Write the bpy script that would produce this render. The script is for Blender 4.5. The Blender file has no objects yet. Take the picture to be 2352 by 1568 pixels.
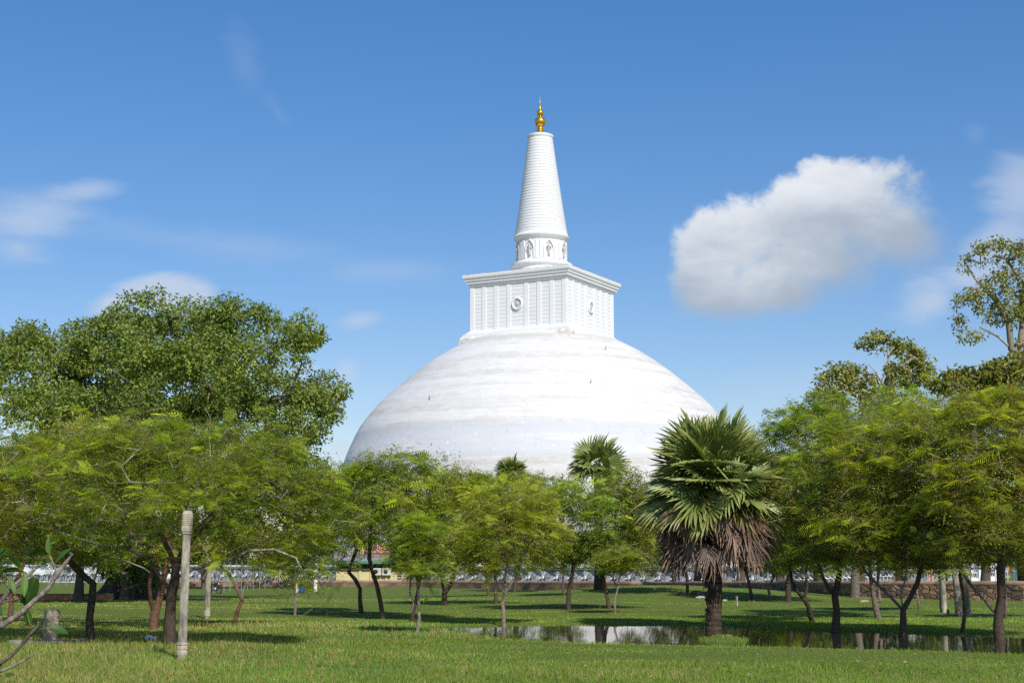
import bpy, math, random
import numpy as np
from mathutils import Vector, Quaternion, Matrix

R = math.radians
sc = bpy.context.scene
col = sc.collection

# ------------------------------------------------------------------ camera
F, CX, CY = 3397.0, 1176.0, 784.0          # focal length and centre, in 2352-wide picture units
EYE = 2.4
TH = math.atan(501.0 / F)                  # the horizon lies 501 units under the centre
cam_d = bpy.data.cameras.new("camera")
cam = bpy.data.objects.new("camera", cam_d)
col.objects.link(cam)
cam_d.sensor_width = 36.0
cam_d.lens = F / 2352 * 36
cam_d.clip_start = 0.1
cam_d.clip_end = 20000
cam.location = (0, 0, EYE)
cam.rotation_euler = (math.pi / 2 + TH, 0, 0)
sc.camera = cam

# ------------------------------------------------------------------ exposure, sun, sky
sc.view_settings.view_transform = 'Standard'
sc.view_settings.look = 'None'
sc.view_settings.gamma = 1
sc.view_settings.exposure = 0.30
sc.cycles.use_denoising = False
SUN_EL, SUN_AZ = R(42), math.atan2(0.38, -0.92)     # azimuth from +Y towards +X
sun_dir = Vector((math.sin(SUN_AZ) * math.cos(SUN_EL), math.cos(SUN_AZ) * math.cos(SUN_EL), math.sin(SUN_EL)))
sl = bpy.data.lights.new("sun", 'SUN')
sl.energy = 4.0
sl.angle = R(0.53)
sl.color = (1.0, 0.955, 0.88)
so = bpy.data.objects.new("sun", sl)
col.objects.link(so)
so.rotation_euler = sun_dir.to_track_quat('Z', 'Y').to_euler()


class NT:
    """small helper to write node trees as expressions"""
    def __init__(self, tree):
        self.t = tree
        self.n = tree.nodes
        self.l = tree.links

    def put(self, sock, v):
        if isinstance(v, bpy.types.NodeSocket):
            self.l.new(v, sock)
        elif v is not None:
            sock.default_value = v

    def math(self, op, a, b=None, c=None, clamp=False):
        n = self.n.new('ShaderNodeMath')
        n.operation = op
        n.use_clamp = clamp
        self.put(n.inputs[0], a)
        if b is not None:
            self.put(n.inputs[1], b)
        if c is not None:
            self.put(n.inputs[2], c)
        return n.outputs[0]

    def noise(self, vec, scale, detail=4, rough=0.55, dist=0.0):
        n = self.n.new('ShaderNodeTexNoise')
        self.put(n.inputs['Vector'], vec)
        n.inputs['Scale'].default_value = scale
        n.inputs['Detail'].default_value = detail
        n.inputs['Roughness'].default_value = rough
        n.inputs['Distortion'].default_value = dist
        return n.outputs['Fac']

    def smooth(self, v, a, b, lo=0.0, hi=1.0):
        n = self.n.new('ShaderNodeMapRange')
        n.interpolation_type = 'SMOOTHSTEP'
        self.put(n.inputs['Value'], v)
        n.inputs['From Min'].default_value = a
        n.inputs['From Max'].default_value = b
        n.inputs['To Min'].default_value = lo
        n.inputs['To Max'].default_value = hi
        return n.outputs[0]

    def mix(self, f, a, b, blend='MIX'):
        n = self.n.new('ShaderNodeMix')
        n.data_type = 'RGBA'
        n.blend_type = blend
        self.put(n.inputs[0], f)
        self.put(n.inputs[6], a)
        self.put(n.inputs[7], b)
        return n.outputs[2]

    def mapping(self, vec, scale=(1, 1, 1), rot=(0, 0, 0), loc=(0, 0, 0)):
        n = self.n.new('ShaderNodeMapping')
        self.put(n.inputs[0], vec)
        n.inputs['Location'].default_value = loc
        n.inputs['Rotation'].default_value = rot
        n.inputs['Scale'].default_value = scale
        return n.outputs[0]

    def coord(self, which='Object'):
        return self.n.new('ShaderNodeTexCoord').outputs[which]


def ray(u, v):
    a, b = (u - CX) / F, (CY - v) / F
    return np.array([a, math.cos(TH) - b * math.sin(TH), math.sin(TH) + b * math.cos(TH)])


def at(u, v, Y):
    d = ray(u, v)
    return np.array([0, 0, EYE]) + d * (Y / d[1])


world = bpy.data.worlds.new("World")
sc.world = world
world.use_nodes = True
w = NT(world.node_tree)
w.n.clear()
sky = w.n.new('ShaderNodeTexSky')
sky.sky_type = 'NISHITA'
sky.sun_disc = False
sky.sun_elevation = SUN_EL
sky.sun_rotation = SUN_AZ
sky.altitude = 80
sky.air_density = 1.0
sky.dust_density = 0.35
sky.ozone_density = 2.2
hs = w.n.new('ShaderNodeHueSaturation')
hs.inputs['Saturation'].default_value = 1.54
hs.inputs['Value'].default_value = 1.0
grade = w.n.new('ShaderNodeGamma')                    # the camera's flatter rendering of the blue
w.l.new(w.mix(1.0, sky.outputs[0], (1.07 * 0.125, 0.995 * 0.125, 1.055 * 0.125, 1), 'MULTIPLY'), grade.inputs[0])
grade.inputs[1].default_value = 0.78
w.l.new(w.mix(1.0, grade.outputs[0], (7.2, 7.2, 7.2, 1), 'MULTIPLY'), hs.inputs['Color'])
SKY_STRENGTH = 0.098
gen = w.coord('Generated')
sep = w.n.new('ShaderNodeSeparateXYZ')
w.l.new(gen, sep.inputs[0])
az = w.math('ARCTAN2', sep.outputs[0], sep.outputs[1])
el = w.math('ARCSINE', sep.outputs[2])


def azel(u, v):
    d = ray(u, v)
    d = d / np.linalg.norm(d)
    return math.atan2(d[0], d[1]), math.asin(d[2])


n1 = w.noise(gen, 22, 9, 0.60, 0.25)
n2 = w.noise(w.mapping(gen, (1, 1, 2.6)), 9, 7, 0.62, 0.6)
n4 = w.noise(gen, 46, 10, 0.60, 0.2)
n3 = w.noise(w.mapping(gen, (1, 1, 2.0), loc=(3, 1, 7)), 14, 6, 0.6, 0.2)


def cloud_field(lobes):
    out = None
    for (u, v, ru, rv, tilt) in lobes:
        a0, e0 = azel(u, v)
        ra, re = ru / F * 0.99, rv / F * 0.99
        ct, st = math.cos(R(tilt)), math.sin(R(tilt))
        da = w.math('SUBTRACT', az, a0)
        de = w.math('SUBTRACT', el, e0)
        p = w.math('ADD', w.math('MULTIPLY', da, ct / ra), w.math('MULTIPLY', de, st / ra))
        q = w.math('ADD', w.math('MULTIPLY', da, -st / re), w.math('MULTIPLY', de, ct / re))
        d = w.math('SQRT', w.math('ADD', w.math('MULTIPLY', p, p), w.math('MULTIPLY', q, q)))
        f = w.math('SUBTRACT', 1.0, d)
        out = f if out is None else w.math('SMOOTH_MAX', out, f, 0.25)
    return out


skyc = hs.outputs[0]
CLOUDS = [
    # lobes, edge noise, mask range, opacity, softness of noise
    ([(1700, 560, 185, 125, 18), (1840, 520, 200, 130, 20), (1945, 470, 190, 130, 8), (1790, 630, 240, 90, 12), (2060, 545, 160, 120, -10), (1640, 655, 120, 95, 0), (1880, 600, 250, 110, 0), (1680, 680, 150, 70, 12), (1800, 680, 180, 60, 12)],
     1.5, (0.05, 0.62), 0.95, 'big'),
    ([(2360, 440, 110, 150, 30), (2290, 560, 150, 70, 40), (2130, 695, 150, 85, 15), (2260, 640, 140, 80, 10)], 1.9, (0.15, 0.95), 0.55, 'soft'),
    ([(60, 510, 210, 85, 10), (190, 440, 130, 36, 10), (40, 570, 150, 60, 0)], 1.9, (0.15, 1.0), 0.50, 'soft'),
    ([(370, 672, 130, 60, 0), (290, 705, 100, 50, 15), (430, 680, 80, 40, 0)], 1.7, (0.10, 0.75), 0.75, 'soft'),
    ([(830, 735, 80, 34, 10), (795, 855, 46, 46, 0), (780, 1035, 50, 40, 0), (700, 850, 60, 40, 0)], 1.1, (0.1, 0.9), 0.42, 'soft'),
    ([(560, 140, 60, 110, 22), (640, 260, 30, 90, 40), (2240, 310, 40, 40, 0)], 1.6, (0.1, 1.1), 0.10, 'soft'),
    ([(500, 560, 520, 60, -4), (2000, 880, 500, 90, 2), (900, 620, 300, 60, 0)], 1.3, (0.1, 1.1), 0.20, 'soft'),
]
for lobes, k, (m0, m1), op, kind in CLOUDS:
    f = cloud_field(lobes)
    nz = w.math('ADD', w.math('MULTIPLY', n1, 0.5), w.math('MULTIPLY', n4, 0.5)) if kind == 'big' else n2
    g = w.math('ADD', f, w.math('MULTIPLY', w.math('SUBTRACT', nz, 0.5), k))
    if kind == 'big':
        hg = w.math('MULTIPLY', w.math('SUBTRACT', el, azel(1860, 560)[1]), F / 170)
        hg = w.math('SUBTRACT', hg, w.math('MULTIPLY', w.math('SUBTRACT', az, azel(1860, 560)[0]), F / 420))
        g = w.math('DIVIDE', w.math('SUBTRACT', g, m0), w.smooth(hg, -0.9, 0.7, 1.0, 0.30))
        m = w.smooth(g, 0.0, 1.0, 0.0, op)
    else:
        m = w.smooth(g, m0, m1, 0.0, op)
    if kind == 'big':
        # bright billows above, grey flat base below
        a0, e0 = azel(1860, 560)
        hgt = w.math('MULTIPLY', w.math('SUBTRACT', el, e0), F / 170)
        side = w.math('MULTIPLY', w.math('SUBTRACT', az, a0), F / 900)
        lit = w.math('ADD', hg, w.math('MULTIPLY', w.math('SUBTRACT', n3, 0.5), 2.6))
        lit = w.smooth(lit, -0.70, 1.45)
        cc = w.mix(lit, (3.3, 3.9, 4.7, 1), (7.0, 7.25, 7.6, 1))
    else:
        cc = w.mix(n3, (4.0, 4.7, 6.0, 1), (6.0, 6.4, 7.2, 1))
    skyc = w.mix(m, skyc, cc)
bg = w.n.new('ShaderNodeBackground')
w.l.new(skyc, bg.inputs['Color'])
bg.inputs['Strength'].default_value = SKY_STRENGTH
wo = w.n.new('ShaderNodeOutputWorld')
w.l.new(bg.outputs[0], wo.inputs['Surface'])

# ------------------------------------------------------------------ mesh helpers


class MB:
    """collects vertices, faces and a per-vertex colour; build() links ONE mesh object"""
    def __init__(self):
        self.V, self.C, self.F, self.n = [], [], [], 0

    def add(self, V, Fs, c=(1, 1, 1)):
        V = np.asarray(V, dtype=np.float32).reshape(-1, 3)
        c = np.asarray(c, dtype=np.float32)
        if c.ndim == 1:
            c = np.tile(c, (len(V), 1))
        if not isinstance(Fs, (list, tuple)) or (len(Fs) and np.isscalar(Fs[0][0])):
            if isinstance(Fs, np.ndarray):
                Fs = [Fs]
            else:
                groups = {}
                for f in Fs:
                    groups.setdefault(len(f), []).append(f)
                Fs = [np.array(g) for g in groups.values()]
        for f in Fs:
            self.F.append(np.asarray(f, dtype=np.int64) + self.n)
        self.V.append(V)
        self.C.append(c)
        self.n += len(V)
        return self

    def box(self, lo, hi, c=(1, 1, 1), rz=0.0, piv=None):
        x0, y0, z0 = lo
        x1, y1, z1 = hi
        V = np.array([[x0, y0, z0], [x1, y0, z0], [x1, y1, z0], [x0, y1, z0],
                      [x0, y0, z1], [x1, y0, z1], [x1, y1, z1], [x0, y1, z1]], float)
        if rz:
            p = np.array(piv if piv is not None else [(x0 + x1) / 2, (y0 + y1) / 2, 0])
            V = (V - p) @ rotz(rz).T + p
        return self.add(V, np.array([[0, 3, 2, 1], [4, 5, 6, 7], [0, 1, 5, 4], [1, 2, 6, 5], [2, 3, 7, 6], [3, 0, 4, 7]]), c)

    def tube(self, P, r, sides=6, c=(1, 1, 1), cap=True):
        V, Fq = tube_arrays(np.asarray(P, float), np.asarray(r, float), sides)
        k = self.n
        if np.ndim(c) == 2:
            c = np.repeat(np.asarray(c), sides, axis=0)
        self.add(V, Fq, c)
        if cap:
            m = len(V) // sides
            self.F.append(np.array([[k + (m - 1) * sides + j for j in range(sides)]]))
            self.F.append(np.array([[k + sides - 1 - j for j in range(sides)]]))
        return self

    def lathe(self, prof, seg=48, c=(1, 1, 1), centre=(0, 0, 0), lean=(0, 0), cap=True):
        a = np.linspace(0, 2 * math.pi, seg, endpoint=False)
        V = []
        for (r, z) in prof:
            V.append(np.stack([centre[0] + lean[0] * z + r * np.cos(a), centre[1] + lean[1] * z + r * np.sin(a), np.full(seg, centre[2] + z)], 1))
        m = len(prof)
        V = np.concatenate(V)
        k = self.n
        i, j = np.meshgrid(np.arange(m - 1), np.arange(seg), indexing='ij')
        j2 = (j + 1) % seg
        Fq = np.stack([i * seg + j, i * seg + j2, (i + 1) * seg + j2, (i + 1) * seg + j], -1).reshape(-1, 4)
        self.add(V, Fq, c)
        if cap:
            self.F.append(np.array([[k + (m - 1) * seg + q for q in range(seg)]]))
            self.F.append(np.array([[k + seg - 1 - q for q in range(seg)]]))
        return self

    def square(self, prof, c=(1, 1, 1), rz=0.0, cap=True):
        """a square 'lathe': rings of half-size h at height z"""
        Rm = rotz(rz)
        V = []
        for (h, z) in prof:
            q = np.array([[-h, -h, z], [h, -h, z], [h, h, z], [-h, h, z]]) @ Rm.T
            V.append(q)
        k = self.n
        m = len(prof)
        Fq = [[i * 4 + j, i * 4 + (j + 1) % 4, (i + 1) * 4 + (j + 1) % 4, (i + 1) * 4 + j] for i in range(m - 1) for j in range(4)]
        self.add(np.concatenate(V), np.array(Fq), c)
        if cap:
            self.F.append(np.array([[k + (m - 1) * 4 + q for q in range(4)]]))
            self.F.append(np.array([[k + 3 - q for q in range(4)]]))
        return self

    def ball(self, cen, rad, c=(1, 1, 1), seg=14, rings=9):
        cen = np.array(cen, float)
        rad = np.array(rad if np.ndim(rad) else [rad] * 3, float)
        V = []
        for i in range(rings + 1):
            t = math.pi * i / rings
            rr = max(math.sin(t), 0.02)
            for j in range(seg):
                a = 2 * math.pi * j / seg
                V.append([rr * math.cos(a), rr * math.sin(a), -math.cos(t)])
        V = np.array(V) * rad + cen
        Fq = [[i * seg + j, i * seg + (j + 1) % seg, (i + 1) * seg + (j + 1) % seg, (i + 1) * seg + j] for i in range(rings) for j in range(seg)]
        return self.add(V, np.array(Fq), c)

    def build(self, name, mat, parent=None, smooth=False, local=False):
        V = np.concatenate(self.V) if self.V else np.zeros((0, 3), np.float32)
        C = np.concatenate(self.C) if self.C else np.zeros((0, 3), np.float32)
        if parent is not None and not local:
            org = np.zeros(3)
            p = parent
            while p is not None:
                org += np.array(p.location)
                p = p.parent
            V = V - org
        me = bpy.data.meshes.new(name)
        me.vertices.add(len(V))
        me.vertices.foreach_set('co', V.astype(np.float32).ravel())
        loops = np.concatenate([f.ravel() for f in self.F])
        tot = np.concatenate([np.full(len(f), f.shape[1]) for f in self.F])
        start = np.concatenate([[0], np.cumsum(tot)[:-1]])
        me.loops.add(len(loops))
        me.loops.foreach_set('vertex_index', loops.astype(np.int32))
        me.polygons.add(len(tot))
        me.polygons.foreach_set('loop_start', start.astype(np.int32))
        me.polygons.foreach_set('use_smooth', np.full(len(tot), bool(smooth)))
        me.update(calc_edges=True)
        at_ = me.attributes.new('Col', 'FLOAT_COLOR', 'POINT')
        at_.data.foreach_set('color', np.concatenate([C, np.ones((len(C), 1))], 1).astype(np.float32).ravel())
        for mm in (mat if isinstance(mat, (list, tuple)) else [mat]):
            me.materials.append(mm)
        ob = bpy.data.objects.new(name, me)
        col.objects.link(ob)
        if parent is not None:
            ob.parent = parent
        return ob


def rotz(a):
    c, s = math.cos(a), math.sin(a)
    return np.array([[c, -s, 0], [s, c, 0], [0, 0, 1.0]])


def tube_arrays(P, r, sides):
    n = len(P)
    if np.ndim(r) == 0:
        r = np.full(n, float(r))
    T = np.gradient(P, axis=0)
    T /= np.linalg.norm(T, axis=1, keepdims=True) + 1e-9
    ref = np.array([0.31, 0.95, 0.05]) if abs(T[0] @ np.array([0.31, 0.95, 0.05])) < 0.9 else np.array([1.0, 0, 0])
    U = np.zeros_like(P)
    u = np.cross(T[0], ref)
    u /= np.linalg.norm(u)
    for i in range(n):
        u = u - T[i] * (u @ T[i])
        u /= np.linalg.norm(u) + 1e-9
        U[i] = u
    W = np.cross(T, U)
    a = np.linspace(0, 2 * math.pi, sides, endpoint=False)
    V = P[:, None, :] + r[:, None, None] * (np.cos(a)[None, :, None] * U[:, None, :] + np.sin(a)[None, :, None] * W[:, None, :])
    i, j = np.meshgrid(np.arange(n - 1), np.arange(sides), indexing='ij')
    j2 = (j + 1) % sides
    Fq = np.stack([i * sides + j, i * sides + j2, (i + 1) * sides + j2, (i + 1) * sides + j], -1).reshape(-1, 4)
    return V.reshape(-1, 3), Fq


def empty(name, loc):
    o = bpy.data.objects.new(name, None)
    o.location = [float(q) for q in loc]
    o.empty_display_size = 0.2
    col.objects.link(o)
    return o


def tag(o, label=None, cat=None, group=None, kind=None):
    if label:
        o['label'] = label
    if cat:
        o['category'] = cat
    if group:
        o['group'] = group
    if kind:
        o['kind'] = kind
    return o


def smoothstep(a, b, x):
    t = np.clip((x - a) / (b - a), 0, 1)
    return t * t * (3 - 2 * t)


_rng0 = np.random.default_rng(5)
_K = _rng0.normal(size=(14, 2))
_PH = _rng0.uniform(0, 6.28, 14)


def fbm(x, y, base=1.0):
    """cheap smooth pseudo-noise in [-1, 1]"""
    out = 0
    for i in range(14):
        fr = base * (1.0 + 0.45 * i)
        out = out + np.sin(fr * (_K[i, 0] * x + _K[i, 1] * y) + _PH[i]) / (1 + 0.30 * i)
    return out / 4.2

# ------------------------------------------------------------------ terrain shape


PX = np.array([-9, -4, -2.2, 0, 3, 7, 10, 13, 17, 22, 30, 40])
PC = np.array([54, 54, 53.0, 51.8, 50.8, 50.0, 47.6, 45.0, 43.6, 43.0, 43, 43])
PH_ = np.array([0.01, 0.4, 2.6, 5.0, 6.4, 6.9, 6.0, 5.4, 4.4, 2.4, 0.8, 0.01])
WATER = -0.06


def height(x, y):
    x, y = np.asarray(x, float), np.asarray(y, float)
    h = 0.05 * fbm(x, y, 0.16) + 0.018 * fbm(x, y, 0.9)
    left = 1 - smoothstep(4, 16, x - 0.02 * y)
    h = h - 0.6 * smoothstep(85, 140, y) * left
    h = h + 0.80 * np.exp(-(((x - 9.8) / 9.0) ** 2 + ((y - 108) / 13.0) ** 2))
    h = h - 1.0 * smoothstep(176, 200, y)
    h = h - 0.5 * smoothstep(98, 150, y) * (1 - left)
    xw = x + 0.5 * fbm(x * 1.0, y, 0.5)
    yw = y + 0.45 * fbm(x + 9, y, 0.7)
    c = np.interp(xw, PX, PC)
    hw = np.interp(xw, PX, PH_)
    d = np.abs(yw - c) / np.maximum(hw, 0.01)
    basin = smoothstep(1.35, 0.55, d) if False else (1 - smoothstep(0.55, 1.25, d))
    basin = basin * (np.maximum(hw, 0) > 0.02)
    h = h * (1 - 0.8 * basin) - 0.21 * basin
    h = h + 0.30 * np.exp(-(((x - 6.53) ** 2 + ((y - 46.6) / 1.6) ** 2) / 0.9 ** 2))
    return h


def ground(u, v, y0=20.0, y1=400.0):
    d = ray(u, v)
    ys = np.linspace(y0, y1, 8000)
    t = ys / d[1]
    X, Z = d[0] * t, EYE + d[2] * t
    hit = np.nonzero(Z <= height(X, ys))[0]
    i = hit[0] if len(hit) else len(ys) - 1
    return np.array([X[i], ys[i], float(height(X[i], ys[i]))])

# ------------------------------------------------------------------ materials


def new_mat(name):
    m = bpy.data.materials.new(name)
    m.use_nodes = True
    t = NT(m.node_tree)
    p = t.n['Principled BSDF']
    return m, t, p


def noise_mat(name, c1, c2, scale=3.0, rough=0.8, bump=0.0, bump_scale=None, spec=0.3, stretch=(1, 1, 1), detail=6, metal=0.0, lo=0.35, hi=0.65, coord='Object'):
    m, t, p = new_mat(name)
    co = t.mapping(t.coord(coord), stretch)
    nz = t.noise(co, scale, detail, 0.6)
    t.put(p.inputs['Base Color'], t.mix(t.smooth(nz, lo, hi), (*c1, 1), (*c2, 1)))
    p.inputs['Roughness'].default_value = rough
    p.inputs['Specular IOR Level'].default_value = spec
    p.inputs['Metallic'].default_value = metal
    if bump:
        b = t.n.new('ShaderNodeBump')
        b.inputs['Strength'].default_value = bump
        b.inputs['Distance'].default_value = 0.05
        t.put(b.inputs['Height'], t.noise(co, bump_scale or scale * 4, 6, 0.65))
        t.l.new(b.outputs[0], p.inputs['Normal'])
    return m


def attr_mat(name, rough=0.7, spec=0.3, transl=0.0, tcol=1.3, vary=0.0, bump=0.0, bscale=30):
    """colour from the mesh's own per-leaf tint, optionally letting light through"""
    m, t, p = new_mat(name)
    a = t.n.new('ShaderNodeAttribute')
    a.attribute_name = 'Col'
    c = a.outputs['Color']
    if vary:
        nz = t.noise(t.coord('Object'), 9, 6, 0.65)
        c = t.mix(1.0, c, t.mix(t.smooth(nz, 0.3, 0.7), (1 - vary,) * 3 + (1,), (1 + vary,) * 3 + (1,)), 'MULTIPLY')
    t.put(p.inputs['Base Color'], c)
    p.inputs['Roughness'].default_value = rough
    p.inputs['Specular IOR Level'].default_value = spec
    if bump:
        b = t.n.new('ShaderNodeBump')
        b.inputs['Strength'].default_value = bump
        b.inputs['Distance'].default_value = 0.03
        t.put(b.inputs['Height'], t.noise(t.mapping(t.coord('Object'), (1, 1, 0.35)), bscale, 6, 0.7))
        t.l.new(b.outputs[0], p.inputs['Normal'])
    if transl:
        tr = t.n.new('ShaderNodeBsdfTranslucent')
        t.put(tr.inputs['Color'], t.mix(1.0, c, (tcol * 1.05, tcol * 1.1, tcol * 0.5, 1), 'MULTIPLY'))
        mx = t.n.new('ShaderNodeMixShader')
        mx.inputs[0].default_value = transl
        out = t.n['Material Output']
        t.l.new(p.outputs[0], mx.inputs[1])
        t.l.new(tr.outputs[0], mx.inputs[2])
        t.l.new(mx.outputs[0], out.inputs['Surface'])
    return m


M_LEAF = attr_mat('feathery_leaf', 0.62, 0.25, 0.42, 1.35)
M_GLOSS = attr_mat('glossy_leaf', 0.50, 0.32, 0.28, 1.15)
M_BARK = attr_mat('bark', 0.9, 0.15, vary=0.35, bump=0.8, bscale=22)
M_GRASS = attr_mat('grass_blade', 0.65, 0.2, 0.35, 1.2)
M_PALM = attr_mat('palm_leaf', 0.45, 0.45, 0.22, 1.1)
M_DEAD = attr_mat('dead_palm_leaf', 0.85, 0.15, 0.12, 1.0)
M_PAINT = attr_mat('painted_surface', 0.6, 0.3, vary=0.07)
M_CLOTH = attr_mat('cloth', 0.8, 0.1, 0.3, 1.0)
M_STONE = noise_mat('weathered_stone', (0.16, 0.145, 0.12), (0.43, 0.385, 0.29), 5.0, 0.9, 0.6, 24, 0.2, (1, 1, 0.28), 8, lo=0.36, hi=0.62)
M_RUBBLE = noise_mat('dark_rubble', (0.07, 0.06, 0.05), (0.26, 0.22, 0.17), 3.0, 0.95, 0.8, 16, 0.2)

# ------------------------------------------------------------------ ground sheet


def ground_material():
    m, t, p = new_mat('meadow')
    co = t.coord('Object')
    big = t.noise(co, 0.11, 5, 0.6)
    mid = t.noise(co, 0.9, 6, 0.65)
    fine = t.noise(co, 9.0, 6, 0.7)
    c = t.mix(t.smooth(big, 0.42, 0.62), (0.165, 0.250, 0.036, 1), (0.240, 0.250, 0.065, 1))
    c = t.mix(t.smooth(mid, 0.45, 0.75, 0, 0.6), c, (0.23, 0.20, 0.08, 1))
    c = t.mix(t.smooth(fine, 0.35, 0.7, 0, 0.75), (0.085, 0.120, 0.022, 1), c)
    t.put(p.inputs['Base Color'], c)
    p.inputs['Roughness'].default_value = 0.95
    p.inputs['Specular IOR Level'].default_value = 0.1
    b = t.n.new('ShaderNodeBump')
    b.inputs['Strength'].default_value = 0.9
    b.inputs['Distance'].default_value = 0.12
    t.put(b.inputs['Height'], t.noise(co, 7.0, 8, 0.7))
    t.l.new(b.outputs[0], p.inputs['Normal'])
    return m


xs = np.concatenate([[-4000, -1500, -600, -300, -180, -120], np.arange(-90, -30, 3.0), np.arange(-30, 36, 0.4), np.arange(36, 96, 3.0), [120, 180, 300, 600, 1500, 4000]])
ys = np.concatenate([[-3000, -500, -100, -30, 0, 10, 20], np.arange(24, 70, 0.4), np.arange(70, 210, 2.0), [215, 230, 260, 320, 400, 600, 1200, 3000, 6000]])
gx, gy = np.meshgrid(xs, ys)
gz = height(gx, gy)
mb = MB()
nx, ny = len(xs), len(ys)
i, j = np.meshgrid(np.arange(ny - 1), np.arange(nx - 1), indexing='ij')
mb.add(np.stack([gx, gy, gz], -1).reshape(-1, 3), np.stack([i * nx + j, i * nx + j + 1, (i + 1) * nx + j + 1, (i + 1) * nx + j], -1).reshape(-1, 4))
tag(mb.build('ground', ground_material(), smooth=True), 'flat green meadow with dry patches running to the walls', None, None, 'structure')

# flooded hollow
m, t, p = new_mat('pond_water')
p.inputs['Base Color'].default_value = (0.02, 0.022, 0.015, 1)
p.inputs['Roughness'].default_value = 0.03
p.inputs['IOR'].default_value = 1.33
p.inputs['Specular IOR Level'].default_value = 0.8
b = t.n.new('ShaderNodeBump')
b.inputs['Strength'].default_value = 0.06
b.inputs['Distance'].default_value = 0.02
t.put(b.inputs['Height'], t.noise(t.mapping(t.coord('Object'), (1, 0.5, 1)), 2.2, 3, 0.5))
t.l.new(b.outputs[0], p.inputs['Normal'])
M_WATER = m
mb = MB()
wx = np.arange(-10, 41, 1.0)
up = [np.interp(x, PX, PC) + np.interp(x, PX, PH_) * 1.6 + 0.8 for x in wx]
dn = [np.interp(x, PX, PC) - np.interp(x, PX, PH_) * 1.6 - 0.8 for x in wx]
V = [[x, a, WATER] for x, a in zip(wx, dn)] + [[x, a, WATER] for x, a in zip(wx, up)]
nW = len(wx)
mb.add(V, np.array([[k, k + 1, nW + k + 1, nW + k] for k in range(nW - 1)]))
tag(mb.build('water', M_WATER), 'shallow flooded hollow in the grass mirroring the white dome', None, None, 'structure')

# ------------------------------------------------------------------ the white stupa
SX, SD = (1248 - CX) / F * 312, 312.0


def zpix(v, Y):
    return float(at(CX, v, Y)[2])


def whitewash():
    m, t, p = new_mat('whitewash')
    co = t.coord('Object')
    bands = t.noise(t.mapping(co, (0.016, 0.016, 0.55)), 1.0, 9, 0.60, 0.15)
    fine = t.noise(t.mapping(co, (0.30, 0.30, 0.9)), 1.0, 9, 0.72)
    streak = t.noise(t.mapping(co, (0.9, 0.9, 0.06)), 1.0, 6, 0.65)
    big = t.noise(co, 0.035, 3, 0.5)
    s = t.math('ADD', t.math('MULTIPLY', bands, 0.60), t.math('MULTIPLY', fine, 0.40))
    st = t.smooth(s, 0.42, 0.67, 0, 0.70)
    c = t.mix(st, (0.635, 0.63, 0.62, 1), (0.42, 0.395, 0.345, 1))
    # older grey lime-wash in a ring round the lower dome, broken by fresh white patches
    sp = t.n.new('ShaderNodeSeparateXYZ')
    t.l.new(co, sp.inputs[0])
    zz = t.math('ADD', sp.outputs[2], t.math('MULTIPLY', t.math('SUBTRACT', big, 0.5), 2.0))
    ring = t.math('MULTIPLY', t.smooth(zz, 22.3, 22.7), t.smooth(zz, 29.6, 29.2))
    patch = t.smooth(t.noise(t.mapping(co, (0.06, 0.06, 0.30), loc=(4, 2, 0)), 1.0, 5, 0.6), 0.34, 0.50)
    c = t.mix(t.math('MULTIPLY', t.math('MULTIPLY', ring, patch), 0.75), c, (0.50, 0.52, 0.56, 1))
    spk = t.smooth(t.noise(co, 1.1, 3, 0.7), 0.66, 0.70, 0, 0.7)
    c = t.mix(t.math('MULTIPLY', ring, spk), c, (0.8, 0.8, 0.8, 1))
    c = t.mix(t.smooth(streak, 0.55, 0.75, 0, 0.28), c, (0.36, 0.34, 0.30, 1))
    t.put(p.inputs['Base Color'], c)
    p.inputs['Roughness'].default_value = 0.85
    p.inputs['Specular IOR Level'].default_value = 0.2
    b = t.n.new('ShaderNodeBump')
    b.inputs['Strength'].default_value = 0.35
    b.inputs['Distance'].default_value = 0.25
    t.put(b.inputs['Height'], fine)
    t.l.new(b.outputs[0], p.inputs['Normal'])
    return m


M_DOME = whitewash()
M_WHITE = noise_mat('white_plaster', (0.75, 0.75, 0.755), (0.68, 0.68, 0.67), 0.25, 0.7, 0, None, 0.3, (1, 1, 1.5), 8, lo=0.5, hi=0.85)
M_DIRTY = noise_mat('stained_plaster', (0.70, 0.68, 0.64), (0.36, 0.32, 0.26), 0.9, 0.9, 0.2, 4, 0.2, (1, 1, 0.6), 8, lo=0.42, hi=0.75)
M_GOLD = noise_mat('gilt_metal', (0.85, 0.50, 0.07), (0.70, 0.38, 0.05), 1.5, 0.28, 0, None, 0.5, metal=0.85)
M_SILVER = noise_mat('dull_relief', (0.36, 0.35, 0.33), (0.60, 0.59, 0.57), 3.5, 0.6, 0.3, 8)
M_BLACKM = noise_mat('dark_iron', (0.03, 0.03, 0.03), (0.07, 0.06, 0.05), 4, 0.7)

st = tag(empty('stupa', (SX, SD, -1.3)), 'huge white domed stupa with square tower, ringed spire and golden pinnacle', 'stupa')


def px2m(p, Y=SD):
    return p / F * Y * 1.0


DOME = [(455, 1095), (459, 1072), (449, 1041.6), (438, 1017), (426.5, 990), (413, 969), (396, 948), (378.5, 927), (358, 908), (331, 885.5), (302, 861), (268, 836), (236, 815), (201, 796), (168, 781), (120, 766), (60, 758), (2, 755)]
prof = [(px2m(462), -1.3), (px2m(463), 4.0)]
for (hw, v) in DOME:
    r = px2m(hw)
    prof.append((r, zpix(v, SD - 0.13 * r)))
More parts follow.
